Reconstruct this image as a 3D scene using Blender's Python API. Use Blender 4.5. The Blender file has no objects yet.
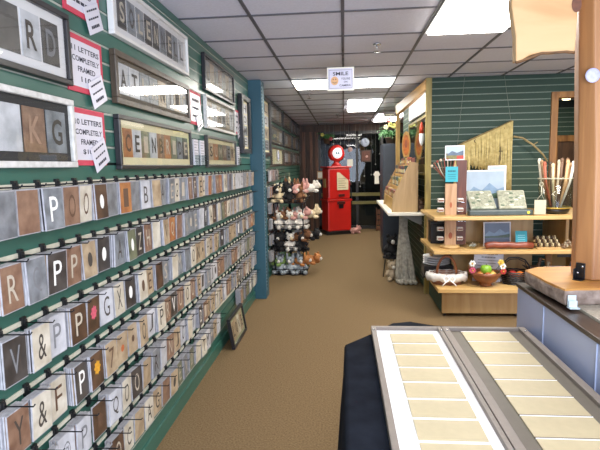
import bpy, bmesh, math, random
from mathutils import Vector, Matrix
random.seed(7)
R = random.Random(11)
PI = math.pi
C = bpy.context.scene.collection
sc = bpy.context.scene
try:
    sc.view_settings.view_transform = 'Standard'
    sc.view_settings.look = 'None'
except Exception:
    pass
sc.view_settings.exposure = 0.22; sc.view_settings.gamma = 1.08

# ------------------------------------------------------------------ materials
def hexc(h):
    h = h.lstrip('#')
    out = []
    for i in (0, 2, 4):
        c = int(h[i:i+2], 16) / 255
        out.append(c / 12.92 if c <= .04045 else ((c + .055) / 1.055) ** 2.4)
    return tuple(out) + (1,)

_m = {}
def mat(name, col, rough=.6, var=.15, scale=8, metal=0, bump=0, emit=0, spec=None, col2=None, stretch=None, coat=0, rnd=0):
    if name in _m: return _m[name]
    m = bpy.data.materials.new(name); m.use_nodes = True
    nt = m.node_tree; n = nt.nodes; l = nt.links
    b = n['Principled BSDF']
    c = hexc(col)
    b.inputs['Roughness'].default_value = rough
    b.inputs['Metallic'].default_value = metal
    if spec is not None: b.inputs['Specular IOR Level'].default_value = spec
    if coat: b.inputs['Coat Weight'].default_value = coat; b.inputs['Coat Roughness'].default_value = .08
    tc = n.new('ShaderNodeTexCoord'); mp = n.new('ShaderNodeMapping')
    l.new(tc.outputs['Object'], mp.inputs['Vector'])
    if stretch: mp.inputs['Scale'].default_value = stretch
    nz = n.new('ShaderNodeTexNoise'); nz.inputs['Scale'].default_value = scale; nz.inputs['Detail'].default_value = 5
    if rnd:
        oi = n.new('ShaderNodeObjectInfo'); ma = n.new('ShaderNodeMath'); ma.operation = 'MULTIPLY'; ma.inputs[1].default_value = 50
        l.new(oi.outputs['Random'], ma.inputs[0]); cb = n.new('ShaderNodeCombineXYZ')
        for i in range(3): l.new(ma.outputs[0], cb.inputs[i])
        l.new(cb.outputs[0], mp.inputs['Location'])
    l.new(mp.outputs[0], nz.inputs['Vector'])
    cr = n.new('ShaderNodeValToRGB')
    c2 = hexc(col2) if col2 else tuple(min(1, x * (1 + var)) for x in c[:3]) + (1,)
    c1 = c if col2 else tuple(x * (1 - var) for x in c[:3]) + (1,)
    cr.color_ramp.elements[0].position = .32; cr.color_ramp.elements[0].color = c1
    cr.color_ramp.elements[1].position = .68; cr.color_ramp.elements[1].color = c2
    l.new(nz.outputs['Fac'], cr.inputs['Fac'])
    l.new(cr.outputs['Color'], b.inputs['Base Color'])
    if emit:
        l.new(cr.outputs['Color'], b.inputs['Emission Color']); b.inputs['Emission Strength'].default_value = emit
    if bump:
        bp = n.new('ShaderNodeBump'); bp.inputs['Strength'].default_value = bump; bp.inputs['Distance'].default_value = .01
        l.new(nz.outputs['Fac'], bp.inputs['Height']); l.new(bp.outputs['Normal'], b.inputs['Normal'])
    _m[name] = m
    return m

def wood(name, c1, c2, rough=.5, scale=3, stretch=(1, 1, .12), bump=.05):
    if name in _m: return _m[name]
    m = bpy.data.materials.new(name); m.use_nodes = True
    nt = m.node_tree; n = nt.nodes; l = nt.links; b = n['Principled BSDF']
    b.inputs['Roughness'].default_value = rough
    tc = n.new('ShaderNodeTexCoord'); mp = n.new('ShaderNodeMapping'); mp.inputs['Scale'].default_value = stretch
    l.new(tc.outputs['Object'], mp.inputs['Vector'])
    wv = n.new('ShaderNodeTexNoise'); wv.inputs['Scale'].default_value = scale * 6; wv.inputs['Detail'].default_value = 6
    wv.inputs['Distortion'].default_value = .8
    l.new(mp.outputs[0], wv.inputs['Vector'])
    cr = n.new('ShaderNodeValToRGB')
    cr.color_ramp.elements[0].position = .3; cr.color_ramp.elements[0].color = hexc(c2)
    cr.color_ramp.elements[1].position = .65; cr.color_ramp.elements[1].color = hexc(c1)
    l.new(wv.outputs['Fac'], cr.inputs['Fac']); l.new(cr.outputs['Color'], b.inputs['Base Color'])
    bp = n.new('ShaderNodeBump'); bp.inputs['Strength'].default_value = bump * 4; bp.inputs['Distance'].default_value = .005
    l.new(wv.outputs['Fac'], bp.inputs['Height']); l.new(bp.outputs['Normal'], b.inputs['Normal'])
    _m[name] = m
    return m

def glass(name, tint=(1, 1, 1, 1), ior=1.45, rough=0.0, boost=1.0):
    if name in _m: return _m[name]
    m = bpy.data.materials.new(name); m.use_nodes = True
    nt = m.node_tree; n = nt.nodes; l = nt.links
    n.remove(n['Principled BSDF'])
    out = n['Material Output']
    t = n.new('ShaderNodeBsdfTransparent'); t.inputs[0].default_value = tint
    g = n.new('ShaderNodeBsdfGlossy'); g.inputs['Roughness'].default_value = rough
    lw = n.new('ShaderNodeLayerWeight'); lw.inputs[0].default_value = .5
    pw = n.new('ShaderNodeMath'); pw.operation = 'POWER'; pw.inputs[1].default_value = 5
    f = n.new('ShaderNodeMath'); f.operation = 'MULTIPLY_ADD'; f.inputs[1].default_value = .96; f.inputs[2].default_value = ((ior-1)/(ior+1))**2
    l.new(lw.outputs['Facing'], pw.inputs[0]); l.new(pw.outputs[0], f.inputs[0])
    mx = n.new('ShaderNodeMixShader')
    mm = n.new('ShaderNodeMath'); mm.operation = 'MULTIPLY'; mm.inputs[1].default_value = boost; mm.use_clamp = True
    l.new(f.outputs[0], mm.inputs[0]); l.new(mm.outputs[0], mx.inputs[0]); l.new(t.outputs[0], mx.inputs[1]); l.new(g.outputs[0], mx.inputs[2])
    l.new(mx.outputs[0], out.inputs[0])
    _m[name] = m
    return m

green = mat('green slatwall melamine', '2f5d50', .30, .06, 3)
green_d = mat('dark green slatwall', '31443a', .6, .08, 3, spec=.2)
groove_b = mat('groove shadow', '0d1a17', .8, .1)
insert_m = mat('groove insert strip', 'a2a99c', .4, .08, 30)
insert_d = mat('dull groove insert', '6f7f70', .45, .08, 30)
teal = mat('teal painted pilaster', '1f4f5f', .5, .08, 4)
black = mat('black plastic', '0d0d10', .35, .2)
blackm = mat('black wire metal', '15151a', .4, .2, metal=.4)
white = mat('white paper', 'e6e6ea', .6, .03)
whitep = mat('bright white board', 'fafafa', .5, .01)
red = mat('red enamel paint', 'c4201a', .3, .06, 3)
redsign = mat('red sign border', 'c8344c', .6, .06)
ink = mat('dark printed ink', '2a2a38', .7, .1)
carpet = mat('brown loop carpet', '665238', .95, .22, 90, bump=.5, col2='7e694c', spec=.1)

# ------------------------------------------------------------------ mesh builder
class MB:
    def __init__(s): s.bm = bmesh.new()
    def _f(s, vs, fs, m=0, M=None, smooth=False):
        bv = [s.bm.verts.new(M @ Vector(v) if M else v) for v in vs]
        for f in fs:
            try:
                q = s.bm.faces.new([bv[i] for i in f]); q.material_index = m; q.smooth = smooth
            except ValueError: pass
        return s
    def box(s, x0, x1, y0, y1, z0, z1, m=0, M=None):
        vs = [(x0,y0,z0),(x1,y0,z0),(x1,y1,z0),(x0,y1,z0),(x0,y0,z1),(x1,y0,z1),(x1,y1,z1),(x0,y1,z1)]
        return s._f(vs, [(0,3,2,1),(4,5,6,7),(0,1,5,4),(1,2,6,5),(2,3,7,6),(3,0,4,7)], m, M)
    def prism(s, pts, a, b, axis='z', m=0, M=None):
        def P(p, t):
            return {'z': (p[0], p[1], t), 'y': (p[0], t, p[1]), 'x': (t, p[0], p[1])}[axis]
        n = len(pts); vs = [P(p, a) for p in pts] + [P(p, b) for p in pts]
        fs = [tuple(range(n))[::-1], tuple(range(n, 2*n))] + [(i, (i+1) % n, n+(i+1) % n, n+i) for i in range(n)]
        return s._f(vs, fs, m, M)
    def loft(s, rings, m=0, M=None, smooth=False, cap=True):
        n = len(rings[0]); vs = [v for r in rings for v in r]; fs = []
        for k in range(len(rings)-1):
            for i in range(n):
                fs.append((k*n+i, k*n+(i+1) % n, (k+1)*n+(i+1) % n, (k+1)*n+i))
        if cap: fs += [tuple(range(n))[::-1], tuple(range((len(rings)-1)*n, len(rings)*n))]
        return s._f(vs, fs, m, M, smooth)
    def lathe(s, prof, c=(0,0,0), seg=16, m=0, M=None, smooth=True, cap=True):
        rings = [[(c[0]+r*math.cos(2*PI*i/seg), c[1]+r*math.sin(2*PI*i/seg), c[2]+z) for i in range(seg)] for r, z in prof]
        return s.loft(rings, m, M, smooth, cap)
    def tube(s, pts, r, seg=6, m=0, M=None, smooth=True, r2=None):
        pts = [Vector(p) for p in pts]; rings = []
        for i, p in enumerate(pts):
            d = (pts[min(i+1, len(pts)-1)] - pts[max(i-1, 0)]).normalized()
            a = d.orthogonal().normalized() if i == 0 else (a - d * a.dot(d)).normalized()
            b = d.cross(a)
            rr = r if r2 is None else r + (r2-r) * i/(len(pts)-1)
            rings.append([tuple(p + (a*math.cos(2*PI*k/seg) + b*math.sin(2*PI*k/seg)) * rr) for k in range(seg)])
        return s.loft(rings, m, M, smooth)
    def ball(s, c, r, seg=12, m=0, M=None):
        if not hasattr(r, '__len__'): r = (r, r, r)
        h = seg // 2; rings = []
        for k in range(h+1):
            t = -PI/2 + PI*k/h; q = max(math.cos(t), .02)
            rings.append([(c[0]+r[0]*q*math.cos(2*PI*i/seg), c[1]+r[1]*q*math.sin(2*PI*i/seg), c[2]+r[2]*math.sin(t)) for i in range(seg)])
        return s.loft(rings, m, M, True)
    def torus(s, c, Rr, r, axis='z', seg=24, m=0, a0=0, a1=2*PI):
        pts = []
        for i in range(seg+1):
            t = a0 + (a1-a0)*i/seg; u, v = Rr*math.cos(t), Rr*math.sin(t)
            pts.append({'z': (c[0]+u, c[1]+v, c[2]), 'y': (c[0]+u, c[1], c[2]+v), 'x': (c[0], c[1]+u, c[2]+v)}[axis])
        return s.tube(pts, r, 6, m)
    def mesh(s, name, mats):
        bmesh.ops.recalc_face_normals(s.bm, faces=s.bm.faces)
        me = bpy.data.meshes.new(name); s.bm.to_mesh(me); s.bm.free()
        for m in (mats if isinstance(mats, (list, tuple)) else [mats]): me.materials.append(m)
        return me
    def build(s, name, mats, parent=None, bevel=0):
        o = bpy.data.objects.new(name, s.mesh(name, mats)); C.objects.link(o)
        if parent: o.parent = parent
        if bevel:
            b = o.modifiers.new('bevel', 'BEVEL'); b.width = bevel; b.segments = 2; b.limit_method = 'ANGLE'
        return o

def tag(o, label, cat, group=None, kind=None):
    o['label'] = label; o['category'] = cat
    if group: o['group'] = group
    if kind: o['kind'] = kind
    return o
def thing(name, label, cat, loc=(0,0,0), rz=0, group=None, rx=0, ry=0):
    o = bpy.data.objects.new(name, None); o.empty_display_size = .05; C.objects.link(o)
    o.location = loc; o.rotation_euler = (rx, ry, rz)
    return tag(o, label, cat, group)
def put(o, loc, rz=0, rx=0, ry=0):
    o.location = loc; o.rotation_euler = (rx, ry, rz); return o
def struct(o): o['kind'] = 'structure'; return o

_g = {}
def glyph(txt, size=1.0, center=True, bold=False):
    """flat lettering mesh in the xy plane"""
    k = (txt, size, bold)
    if k in _g: return _g[k]
    cu = bpy.data.curves.new('lettering', 'FONT'); cu.body = txt; cu.size = size
    cu.align_x = 'CENTER'; cu.align_y = 'CENTER'; cu.space_line = .95
    if bold: cu.offset = .018 * size
    cu.resolution_u = 3
    ob = bpy.data.objects.new('lettering', cu); C.objects.link(ob)
    bpy.context.view_layer.update()
    me = bpy.data.meshes.new_from_object(ob.evaluated_get(bpy.context.evaluated_depsgraph_get()))
    bpy.data.objects.remove(ob); bpy.data.curves.remove(cu)
    _g[k] = me
    return me
def glyph_fit(txt, w, h, bold=True):
    """lettering scaled to fill w x h: list of verts/faces in xz plane facing -y"""
    me = glyph(txt, 1.0, bold=bold)
    xs = [v.co.x for v in me.vertices]; ys = [v.co.y for v in me.vertices]
    sx = w/(max(xs)-min(xs)); sy = h/(max(ys)-min(ys)); cx = (max(xs)+min(xs))/2; cy = (max(ys)+min(ys))/2
    return [((v.co.x-cx)*sx, 0, (v.co.y-cy)*sy) for v in me.vertices], [tuple(p.vertices) for p in me.polygons]
def add_text(mb, txt, w, h, cx, y, cz, m=0, M=None, bold=True):
    if txt == '~':      # print too small to read: a broken line of ink
        x = -w/2
        while x < w/2:
            e = min(x + w*.16, w/2); mb.box(cx+x, cx+e, y-.0003, y, cz-h*.28, cz+h*.28, m, M); x = e + w*.04
        return mb
    vs, fs = glyph_fit(txt, w, h, bold)
    mb._f([(v[0]+cx, y, v[2]+cz) for v in vs], fs, m, M)
    return mb

# ------------------------------------------------------------------ the setting
H = 2.575
XW = -1.09
struct(MB().box(-1.2, 5, -2.6, 12.6, -.05, 0).build('floor', carpet))
tile = mat('acoustic ceiling tile', 'cfd0de', .9, .05, 60, bump=.15)
struct(MB().box(-1.2, 5, -2.6, 14, H+.004, H+.06).build('ceiling', tile))
grid = mat('ceiling grid', '4a4a52', .5, .05)
g = MB()
x = -.61
while x < 5: g.box(x-.011, x+.011, -2.5, 12.5, H-.004, H+.004); x += .61
y = 3.37 - .62*9
while y < 12.5: g.box(-1.1, 5, y-.010, y+.010, H-.003, H+.004); y += .62
struct(g.build('trim_1', grid))

PITCH = .0762
def slat(mb, ins, u0, u1, front, back, z0, z1, zref, flip):
    """slatwall planks with recessed grooves; mb in (u, depth, z)"""
    k0 = math.floor((z0 - zref)/PITCH); z = zref + k0*PITCH
    edges = []
    while z < z1 + PITCH:
        edges.append(z); z += PITCH
    for a, b in zip(edges, edges[1:]):
        lo, hi = max(a+.006, z0), min(b-.006, z1)
        if hi > lo: flip(mb, u0, u1, front, back, lo, hi)
        if z0 < a < z1 and not (front == XW and .2 < a < 1.62): flip(ins, u0, u1, front + (back-front)*.12, back, a-.0045, a+.0045)
def fx(mb, u0, u1, f, b, lo, hi): mb.box(min(f, b), max(f, b), u0, u1, lo, hi)
def fy(mb, u0, u1, f, b, lo, hi): mb.box(u0, u1, min(f, b), max(f, b), lo, hi)
w, i_ = MB(), MB()
slat(w, i_, -2.5, 12.3, XW, XW-.02, .1, H, 1.535, fx)
w.box(XW-.06, XW-.012, -2.5, 12.3, 0, H, 1)
struct(w.build('wall_left', [green, groove_b])); struct(i_.build('trim_2', insert_m))
bar_m = mat('pale hook bar', 'cbc7b4', .5, .1, 30)
for k in range(6):
    zz = 1.535 - .2286*k
    struct(MB().box(XW-.008, XW+.005, .6, 5.755, zz-.008, zz+.008).build('trim_%d' % (20+k), bar_m))
    struct(MB().box(XW-.008, XW+.005, 5.995, 8.2, zz-.008, zz+.008).build('trim_%d' % (30+k), bar_m))
struct(MB().box(XW-.01, XW+.012, -2.5, 12.3, 0, .095).build('baseboard_left', green, bevel=.004))

# right slatwall facing the camera with a framed doorway
w, i_ = MB(), MB()
YR = 6.06; XR = 1.0
slat(w, i_, XR, 2.45, YR, YR+.02, .02, H, 1.535, fy)
slat(w, i_, 3.4, 5, YR, YR+.02, .02, H, 1.535, fy)
slat(w, i_, 2.45, 3.4, YR, YR+.02, 2.31, H, 1.535, fy)
for a, b, z0 in ((XR+.015, 2.45, 0), (3.4, 5, 0), (2.45, 3.4, 2.31)):
    w.box(a, b, YR+.012, YR+.09, z0, H, 1)
slat(w, i_, YR, 8.6, XR, XR+.02, .02, H, 1.535, fx)
w.box(XR+.012, XR+.09, YR+.02, 8.6, 0, H, 1)
struct(w.build('wall_right', [green_d, groove_b])); struct(i_.build('trim_3', insert_d))
oak = wood('golden oak trim', 'a8743c', '7a4d22', .45)
d = MB().box(2.38, 2.455, YR-.03, YR+.1, 0, 2.37).box(3.39, 3.46, YR-.03, YR+.1, 0, 2.37).box(2.455, 3.39, YR-.03, YR+.1, 2.30, 2.37)
struct(d.build('door_1', oak, bevel=.006))
olive = wood('olive pine post', 'a8944e', '7d6c35', .5)
struct(MB().box(XR-.035, XR+.03, YR-.03, YR+.03, 0, H).build('trim_4', olive, bevel=.005))
# room beyond the doorway
w, i_ = MB(), MB()
slat(w, i_, 1.1, 5, 8.7, 8.72, 0, 2.45, 1.535, fy); w.box(1.1, 5, 8.712, 8.78, 0, H, 1)
struct(w.build('wall_back_room', [green_d, groove_b])); struct(i_.build('trim_5', insert_d))
d = MB().box(3.44, 3.54, 8.66, 8.72, 0, 2.0).box(4.3, 4.4, 8.66, 8.72, 0, 2.0).box(3.54, 4.3, 8.66, 8.72, 1.9, 2.0)
struct(d.build('door_2', oak, bevel=.005))
struct(MB().box(3.54, 4.3, 8.69, 8.715, 0, 1.9).build('door_3', wood('brown door leaf', '5c3d24', '3a2413')))
struct(MB().box(4.9, 5.0, -2.6, 12.6, 0, H).build('wall_far_right', mat('cream wall', 'b9ad92', .8)))
# shop end: timber and dark storefront glass
bw = wood('dark brown timber', '4b3220', '2c1c10', .6)
YB = 12.3
struct(MB().box(-1.2, 5, YB, YB+.15, 2.40, H).box(-1.1, -.63, YB-.05, YB+.15, 0, 2.40).box(1.55, 5, YB, YB+.15, 0, 2.4).build('wall_back', bw))
wp = MB()
for px in (-.98, -.8, -.66): wp.box(px-.035, px+.035, YB-.09, YB-.05, 0, 2.4)
struct(wp.build('trim_6', wood('reddish timber post', '6b4228', '3e2414', .55)))
win = thing('window_1', 'dark storefront window across the back of the shop', 'window'); win['kind'] = 'structure'
mull = mat('olive bronze mullion', '6b6230', .4, .1, metal=.3)
mulld = mat('dark bronze mullion', '25221f', .4, .1, metal=.3)
f = MB()
for px in (-.60, .32, .92, 1.5): f.box(px-.03, px+.03, YB-.02, YB+.06, 0, 2.40)
f.box(-.63, 1.55, YB-.02, YB+.06, 2.33, 2.40).box(-.63, 1.55, YB-.02, YB+.06, 0, .08)
f.build('window_frame', mulld, win)
MB().box(-.57, 1.47, YB-.035, YB+.03, .82, .90).box(-.57, 1.47, YB-.035, YB+.03, .62, .69).build('push_bar', mull, win)
dkglass = glass('storefront glass', (.35, .38, .36, 1), 1.5, .02)
MB()._f([(-.6, YB+.02, .08), (1.5, YB+.02, .08), (1.5, YB+.02, 2.33), (-.6, YB+.02, 2.33)], [(0, 1, 2, 3)]).build('glass_pane', dkglass, win)
struct(MB().box(-2, 5, 14.0, 14.1, 0, H).build('wall_porch', mat('dark porch boards', '2f2b26', .8, .4, 4)))  # dark board colour makes the dark background behind the glass
struct(MB().box(-2, 5, YB+.15, 14.1, -.05, 0).build('floor_porch', mat('porch paving', '3a352d', .8, .3, 6)))
struct(MB().box(-.6, 1.5, YB+.05, YB+.09, .08, .60).build('trim_7', mat('grey kick panel', '34383c', .5, .1)))

# pilaster with slotted standard
p = MB().box(XW-.01, -.945, 5.76, 5.99, 0, H)
struct(p.build('trim_8', teal, bevel=.004))
p = MB().box(-.945, -.937, 5.765, 5.80, .1, H-.02, 0)
for k in range(60): p.box(-.938, -.934, 5.772, 5.793, .14+k*.04, .14+k*.04+.02, 1)
struct(p.build('trim_9', [mat('grey blue slotted standard', '51717c', .4, .1), groove_b]))

# ------------------------------------------------------------------ ceiling lights
emit = mat('fluorescent diffuser', 'fffaf0', .5, .0, emit=18.0)
lightframe = mat('light frame', 'd5d5d5', .5, .02)
def troffer(x0, x1, y0, y1, label, twin=False):  # diffusers shaped to hang below their frames and brighten the ceiling tiles
    t = thing('ceiling_light', label, 'ceiling light', ((x0+x1)/2, (y0+y1)/2, H-.006), group='recessed ceiling lights')
    a, b = (x1-x0)/2, (y1-y0)/2
    MB().box(-a, a, -b, -b+.02, -.006, .004).box(-a, a, b-.02, b, -.006, .004).box(-a, -a+.02, -b+.02, b-.02, -.006, .004).box(a-.02, a, -b+.02, b-.02, -.006, .004).build('frame', lightframe, t)
    if twin:
        MB().box(-a+.02, -.02, -b+.02, b-.02, -.022, .002).build('diffuser', emit, t)
        MB().box(.02, a-.02, -b+.02, b-.02, -.022, .002).build('diffuser', emit, t)
    else:
        MB().box(-a+.02, a-.02, -b+.02, b-.02, -.022, .002).build('diffuser', emit, t)
troffer(.622, 1.21, 2.76, 3.98, 'big bright ceiling light nearest the camera, above the wooden post')
troffer(-.60, .60, 5.86, 6.46, 'wide ceiling light lying crosswise behind the smile sign')
troffer(.06, .60, 7.72, 9.3, 'ceiling light running lengthwise just beyond the crosswise one')
troffer(.66, 1.21, 10.1, 11.6, 'twin panel ceiling light farthest back above the hanging fern', True)
troffer(1.85, 2.43, 6.4, 7.6, 'ceiling light in the room beyond the wood framed doorway') if False else None
dl = tag(MB().lathe([(.001,-.05),(.05,-.05),(.07,-.02),(.075,0)], seg=14).build('dome_lamp', mat('warm lamp glass', 'ffe9a8', .5, 0, emit=6)), 'small glowing dome lamp on the ceiling beyond the doorway', 'lamp')
put(dl, (3.45, 8.2, 2.44+.13))

# sprinklers
chrome = mat('chrome metal', 'b8b8b8', .25, .05, metal=.9)
for (sx, sy, lb) in ((.279, 4.26, 'largest sprinkler head hanging from the ceiling beside the smile sign'),
                     (-.47, 7.0, 'small sprinkler head on the ceiling left of the crosswise light'),
                     (-.12, 9.9, 'tiny sprinkler head on the ceiling near the back wall')):
    t = thing('sprinkler', lb, 'sprinkler', (sx, sy, H-.004), group='ceiling sprinklers')
    MB().lathe([(.03, 0), (.034, -.008), (.012, -.014)], seg=14).build('escutcheon', chrome, t)
    MB().lathe([(.010, -.012), (.010, -.035), (.004, -.04), (.004, -.06), (.028, -.062), (.028, -.066), (.003, -.068)], seg=12).build('head', chrome, t)

# ------------------------------------------------------------------ photo cards on hooks
pics = {
 'brown': mat('brown photo print', '6b4c3c', .35, .3, 22, col2='8f6f5a', coat=.3, rnd=1),
 'grey': mat('grey photo print', '5d6166', .35, .3, 18, col2='8b9096', coat=.3, rnd=1),
 'tan': mat('tan photo print', '917a5f', .35, .3, 18, col2='bda88a', coat=.3, rnd=1),
 'pale grey': mat('pale grey photo print', 'a3a5aa', .35, .2, 14, col2='cfd0d6', coat=.3, rnd=1),
 'charcoal': mat('charcoal photo print', '1f1d1e', .35, .3, 14, col2='4a4644', coat=.3, rnd=1),
 'rust': mat('rust photo print', '8a4f2b', .35, .3, 18, col2='b97b46', coat=.3, rnd=1),
 'cream': mat('cream photo print', 'b4a993', .35, .2, 14, col2='ddd6c6', coat=.3, rnd=1),
 'olive': mat('olive photo print', '4d5240', .35, .3, 16, col2='7c8064', coat=.3, rnd=1),
 'dark brown': mat('dark brown photo print', '33231a', .35, .3, 16, col2='5e4433', coat=.3, rnd=1),
}
sleeve = mat('plastic sleeve edge', 'a6a6ac', .3, .15, 40, coat=.3)
marks = {'pale': mat('pale letter', 'b9ae9c', .6, .08, 30), 'dark': mat('dark letter', '3f3832', .6, .15, 30),
         'grey': mat('grey letter', '77787c', .6, .1, 30), 'white': mat('white letter', 'f0eee8', .6, .03, 30),
         'pink': mat('pink flower', 'd0566a', .6, .2, 60), 'yellow': mat('yellow flower', 'd99a25', .6, .2, 60),
         'tan': mat('tan letter', '9c7c66', .6, .1, 30), 'orange': mat('orange dot', 'b85e30', .6, .15, 60), 'brown': mat('brown letter', '5a3f2d', .6, .1, 30)}
def oval(mb, w, h, y, cz, m=0, cx=0, wob=0, n=20):
    vs = [(cx + w*(1+wob*math.cos(8*2*PI*i/n*1))*math.cos(2*PI*i/n), y, cz + h*(1+wob*math.cos(8*2*PI*i/n))*math.sin(2*PI*i/n)) for i in range(n)]
    mb._f(vs, [tuple(range(n))], m); return mb
def mark_mesh(mb, ch, m, cz, y):
    if ch == 'oval': oval(mb, .018, .030, y, cz, m)
    elif ch == 'flower': oval(mb, .024, .027, y, cz+.01, m, wob=.16, n=48)
    elif ch == 'dot': oval(mb, .015, .017, y, cz, m)
    elif ch == 'bark': mb.box(-.03, .03, y-.0002, y, cz-.01, cz+.004, m).box(-.006, .006, y-.0002, y, cz-.05, cz+.03, m)
    else:
        if len(ch) == 1: add_text(mb, ch, .046, .088, 0, y, cz, m, None, False)
        else: add_text(mb, ch, .05, .02, 0, y, cz, m)
    return mb
MARKNAME = {'oval': 'oval', 'flower': 'flower', 'dot': 'round dot', '&': 'curly ampersand', '@': 'spiral'}
CW, CH, CT = .106, .150, .005
_cards = {}
def card_parts(col, ch, mk, near):
    k = (col, ch, mk, near)
    if k in _cards: return _cards[k]
    if near:
        s = MB().box(-CW/2, CW/2, -CT/2, CT/2, -CH-.004, -.004).mesh('photo_card', sleeve)
        p = MB().box(-CW/2+.002, CW/2-.002, -CT/2-.0008, -CT/2, -CH-.001, -.008).mesh('picture', pics[col])
        l = mark_mesh(MB(), ch, 0, -.08, -CT/2-.0014).mesh('letter', marks[mk]) if ch else None
        r = (s, p, l)
    else:
        mb = MB().box(-CW/2, CW/2, -CT/2, CT/2, -CH-.004, -.004, 0).box(-CW/2+.002, CW/2-.002, -CT/2-.0008, -CT/2, -CH-.001, -.008, 1)
        if ch: mark_mesh(mb, ch, 2, -.08, -CT/2-.0016)
        r = (mb.mesh('photo_card', [sleeve, pics[col], marks[mk]]),)
    _cards[k] = r
    return r
def place_card(col, ch, mk, near, loc, rz, rx, label):
    r = card_parts(col, ch, mk, near)
    o = bpy.data.objects.new('photo_card', r[0]); C.objects.link(o); put(o, loc, rz, rx)
    tag(o, label, 'card', 'letter photo cards on the left wall')
    if near:
        q = bpy.data.objects.new('picture', r[1]); C.objects.link(q); q.parent = o
        if r[2]:
            q2 = bpy.data.objects.new('letter', r[2]); C.objects.link(q2); q2.parent = q
    return o
ORD = ['', 'first', 'second', 'third', 'fourth', 'fifth', 'sixth', 'seventh', 'eighth', 'ninth', 'tenth', '11th', '12th', '13th', '14th', '15th', '16th', '17th', '18th', '19th', '20th', '21st', '22nd', '23rd', '24th', '25th', '26th', '27th', '28th', '29th', '30th', '31st', '32nd', '33rd', '34th', '35th', '36th', '37th', '38th']
ROWN = ['top row', 'second row', 'third row', 'fourth row', 'fifth row', 'bottom row']
# cards that can be read in the photograph, from the camera end of each row
SEEN = [
 [('grey','',''),('brown','','pale'),('grey','P','white'),('brown','O','brown'),('cream','O','brown'),('dark brown','oval','white'),('grey','','grey'),('rust','I','brown'),('grey','','grey'),('pale grey','B','dark'),('tan','',''),('grey','A','dark')],
 [('brown','R','pale'),('grey','Q','grey'),('charcoal','P','white'),('brown','P','pale'),('tan','oval','dark'),('charcoal','oval','white'),('grey','A','dark'),('olive','oval','white'),('charcoal','Z','pale'),('brown','H','pale'),('cream','','dark')],
 [('charcoal','V','grey'),('cream','&','dark'),('pale grey','P','grey'),('dark brown','P','pale'),('dark brown','flower','pink'),('pale grey','G','dark'),('cream','X','dark'),('charcoal','oval','white'),('cream','oval','brown'),('tan','E','brown')],
 [('brown','Y','dark'),('cream','&','dark'),('cream','F','brown'),('charcoal','P','white'),('dark brown','flower','yellow'),('tan','7','brown'),('tan','dot','orange'),('tan','dot','brown'),('tan','O','dark'),('pale grey','J','dark')],
 [('pale grey','',''),('pale grey','@','grey'),('pale grey','P','grey'),('dark brown','oval','brown'),('pale grey','Q','dark'),('cream','O','dark'),('charcoal','O','pale'),('tan','','brown'),('grey','R','dark')],
 [('brown','S','pale'),('charcoal','G','white'),('dark brown','O','pale'),('cream','C','dark'),('tan','','dark')],
]
START = [1.425, 1.425, 1.41, 1.395, 1.53, 1.80]
hooks_near = None
clip_me = MB().box(-.010, .010, -.012, .006, -.022, .020).box(-.006, .006, -.018, -.012, -.014, .012).mesh('clip', black)
rod_me = MB().tube([(0, -.012, 0), (0, -.112, .002), (0, -.118, .010)], .0026, 6).mesh('wire_rod', blackm)
mb_ = MB().box(-.010, .010, -.012, .006, -.022, .020); mb_.tube([(0, -.012, 0), (0, -.112, .002), (0, -.118, .010)], .0026, 5)
hook_far = mb_.mesh('peg_hook', black)
def place_hook(y, z, near, label):
    if near:
        o = bpy.data.objects.new('peg_hook', clip_me); C.objects.link(o)
        q = bpy.data.objects.new('wire_rod', rod_me); C.objects.link(q); q.parent = o
    else:
        o = bpy.data.objects.new('peg_hook', hook_far); C.objects.link(o)
    put(o, (XW, y, z), PI/2)
    return tag(o, label, 'hook', 'black peg hooks on the left wall')
stuff = MB(); behind_count = 0
COLS = ['brown','grey','tan','tan','pale grey','pale grey','charcoal','dark brown','cream','cream','olive','grey','brown','tan','grey','rust','tan','brown','grey','cream']
LET = list('ABCDEFGHIJKLMNOPQRSTUVWXYZ')
lightmk = {'brown':'pale','grey':'pale','tan':'dark','pale grey':'dark','charcoal':'white','rust':'pale','cream':'dark','olive':'pale','dark brown':'pale'}
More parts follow.
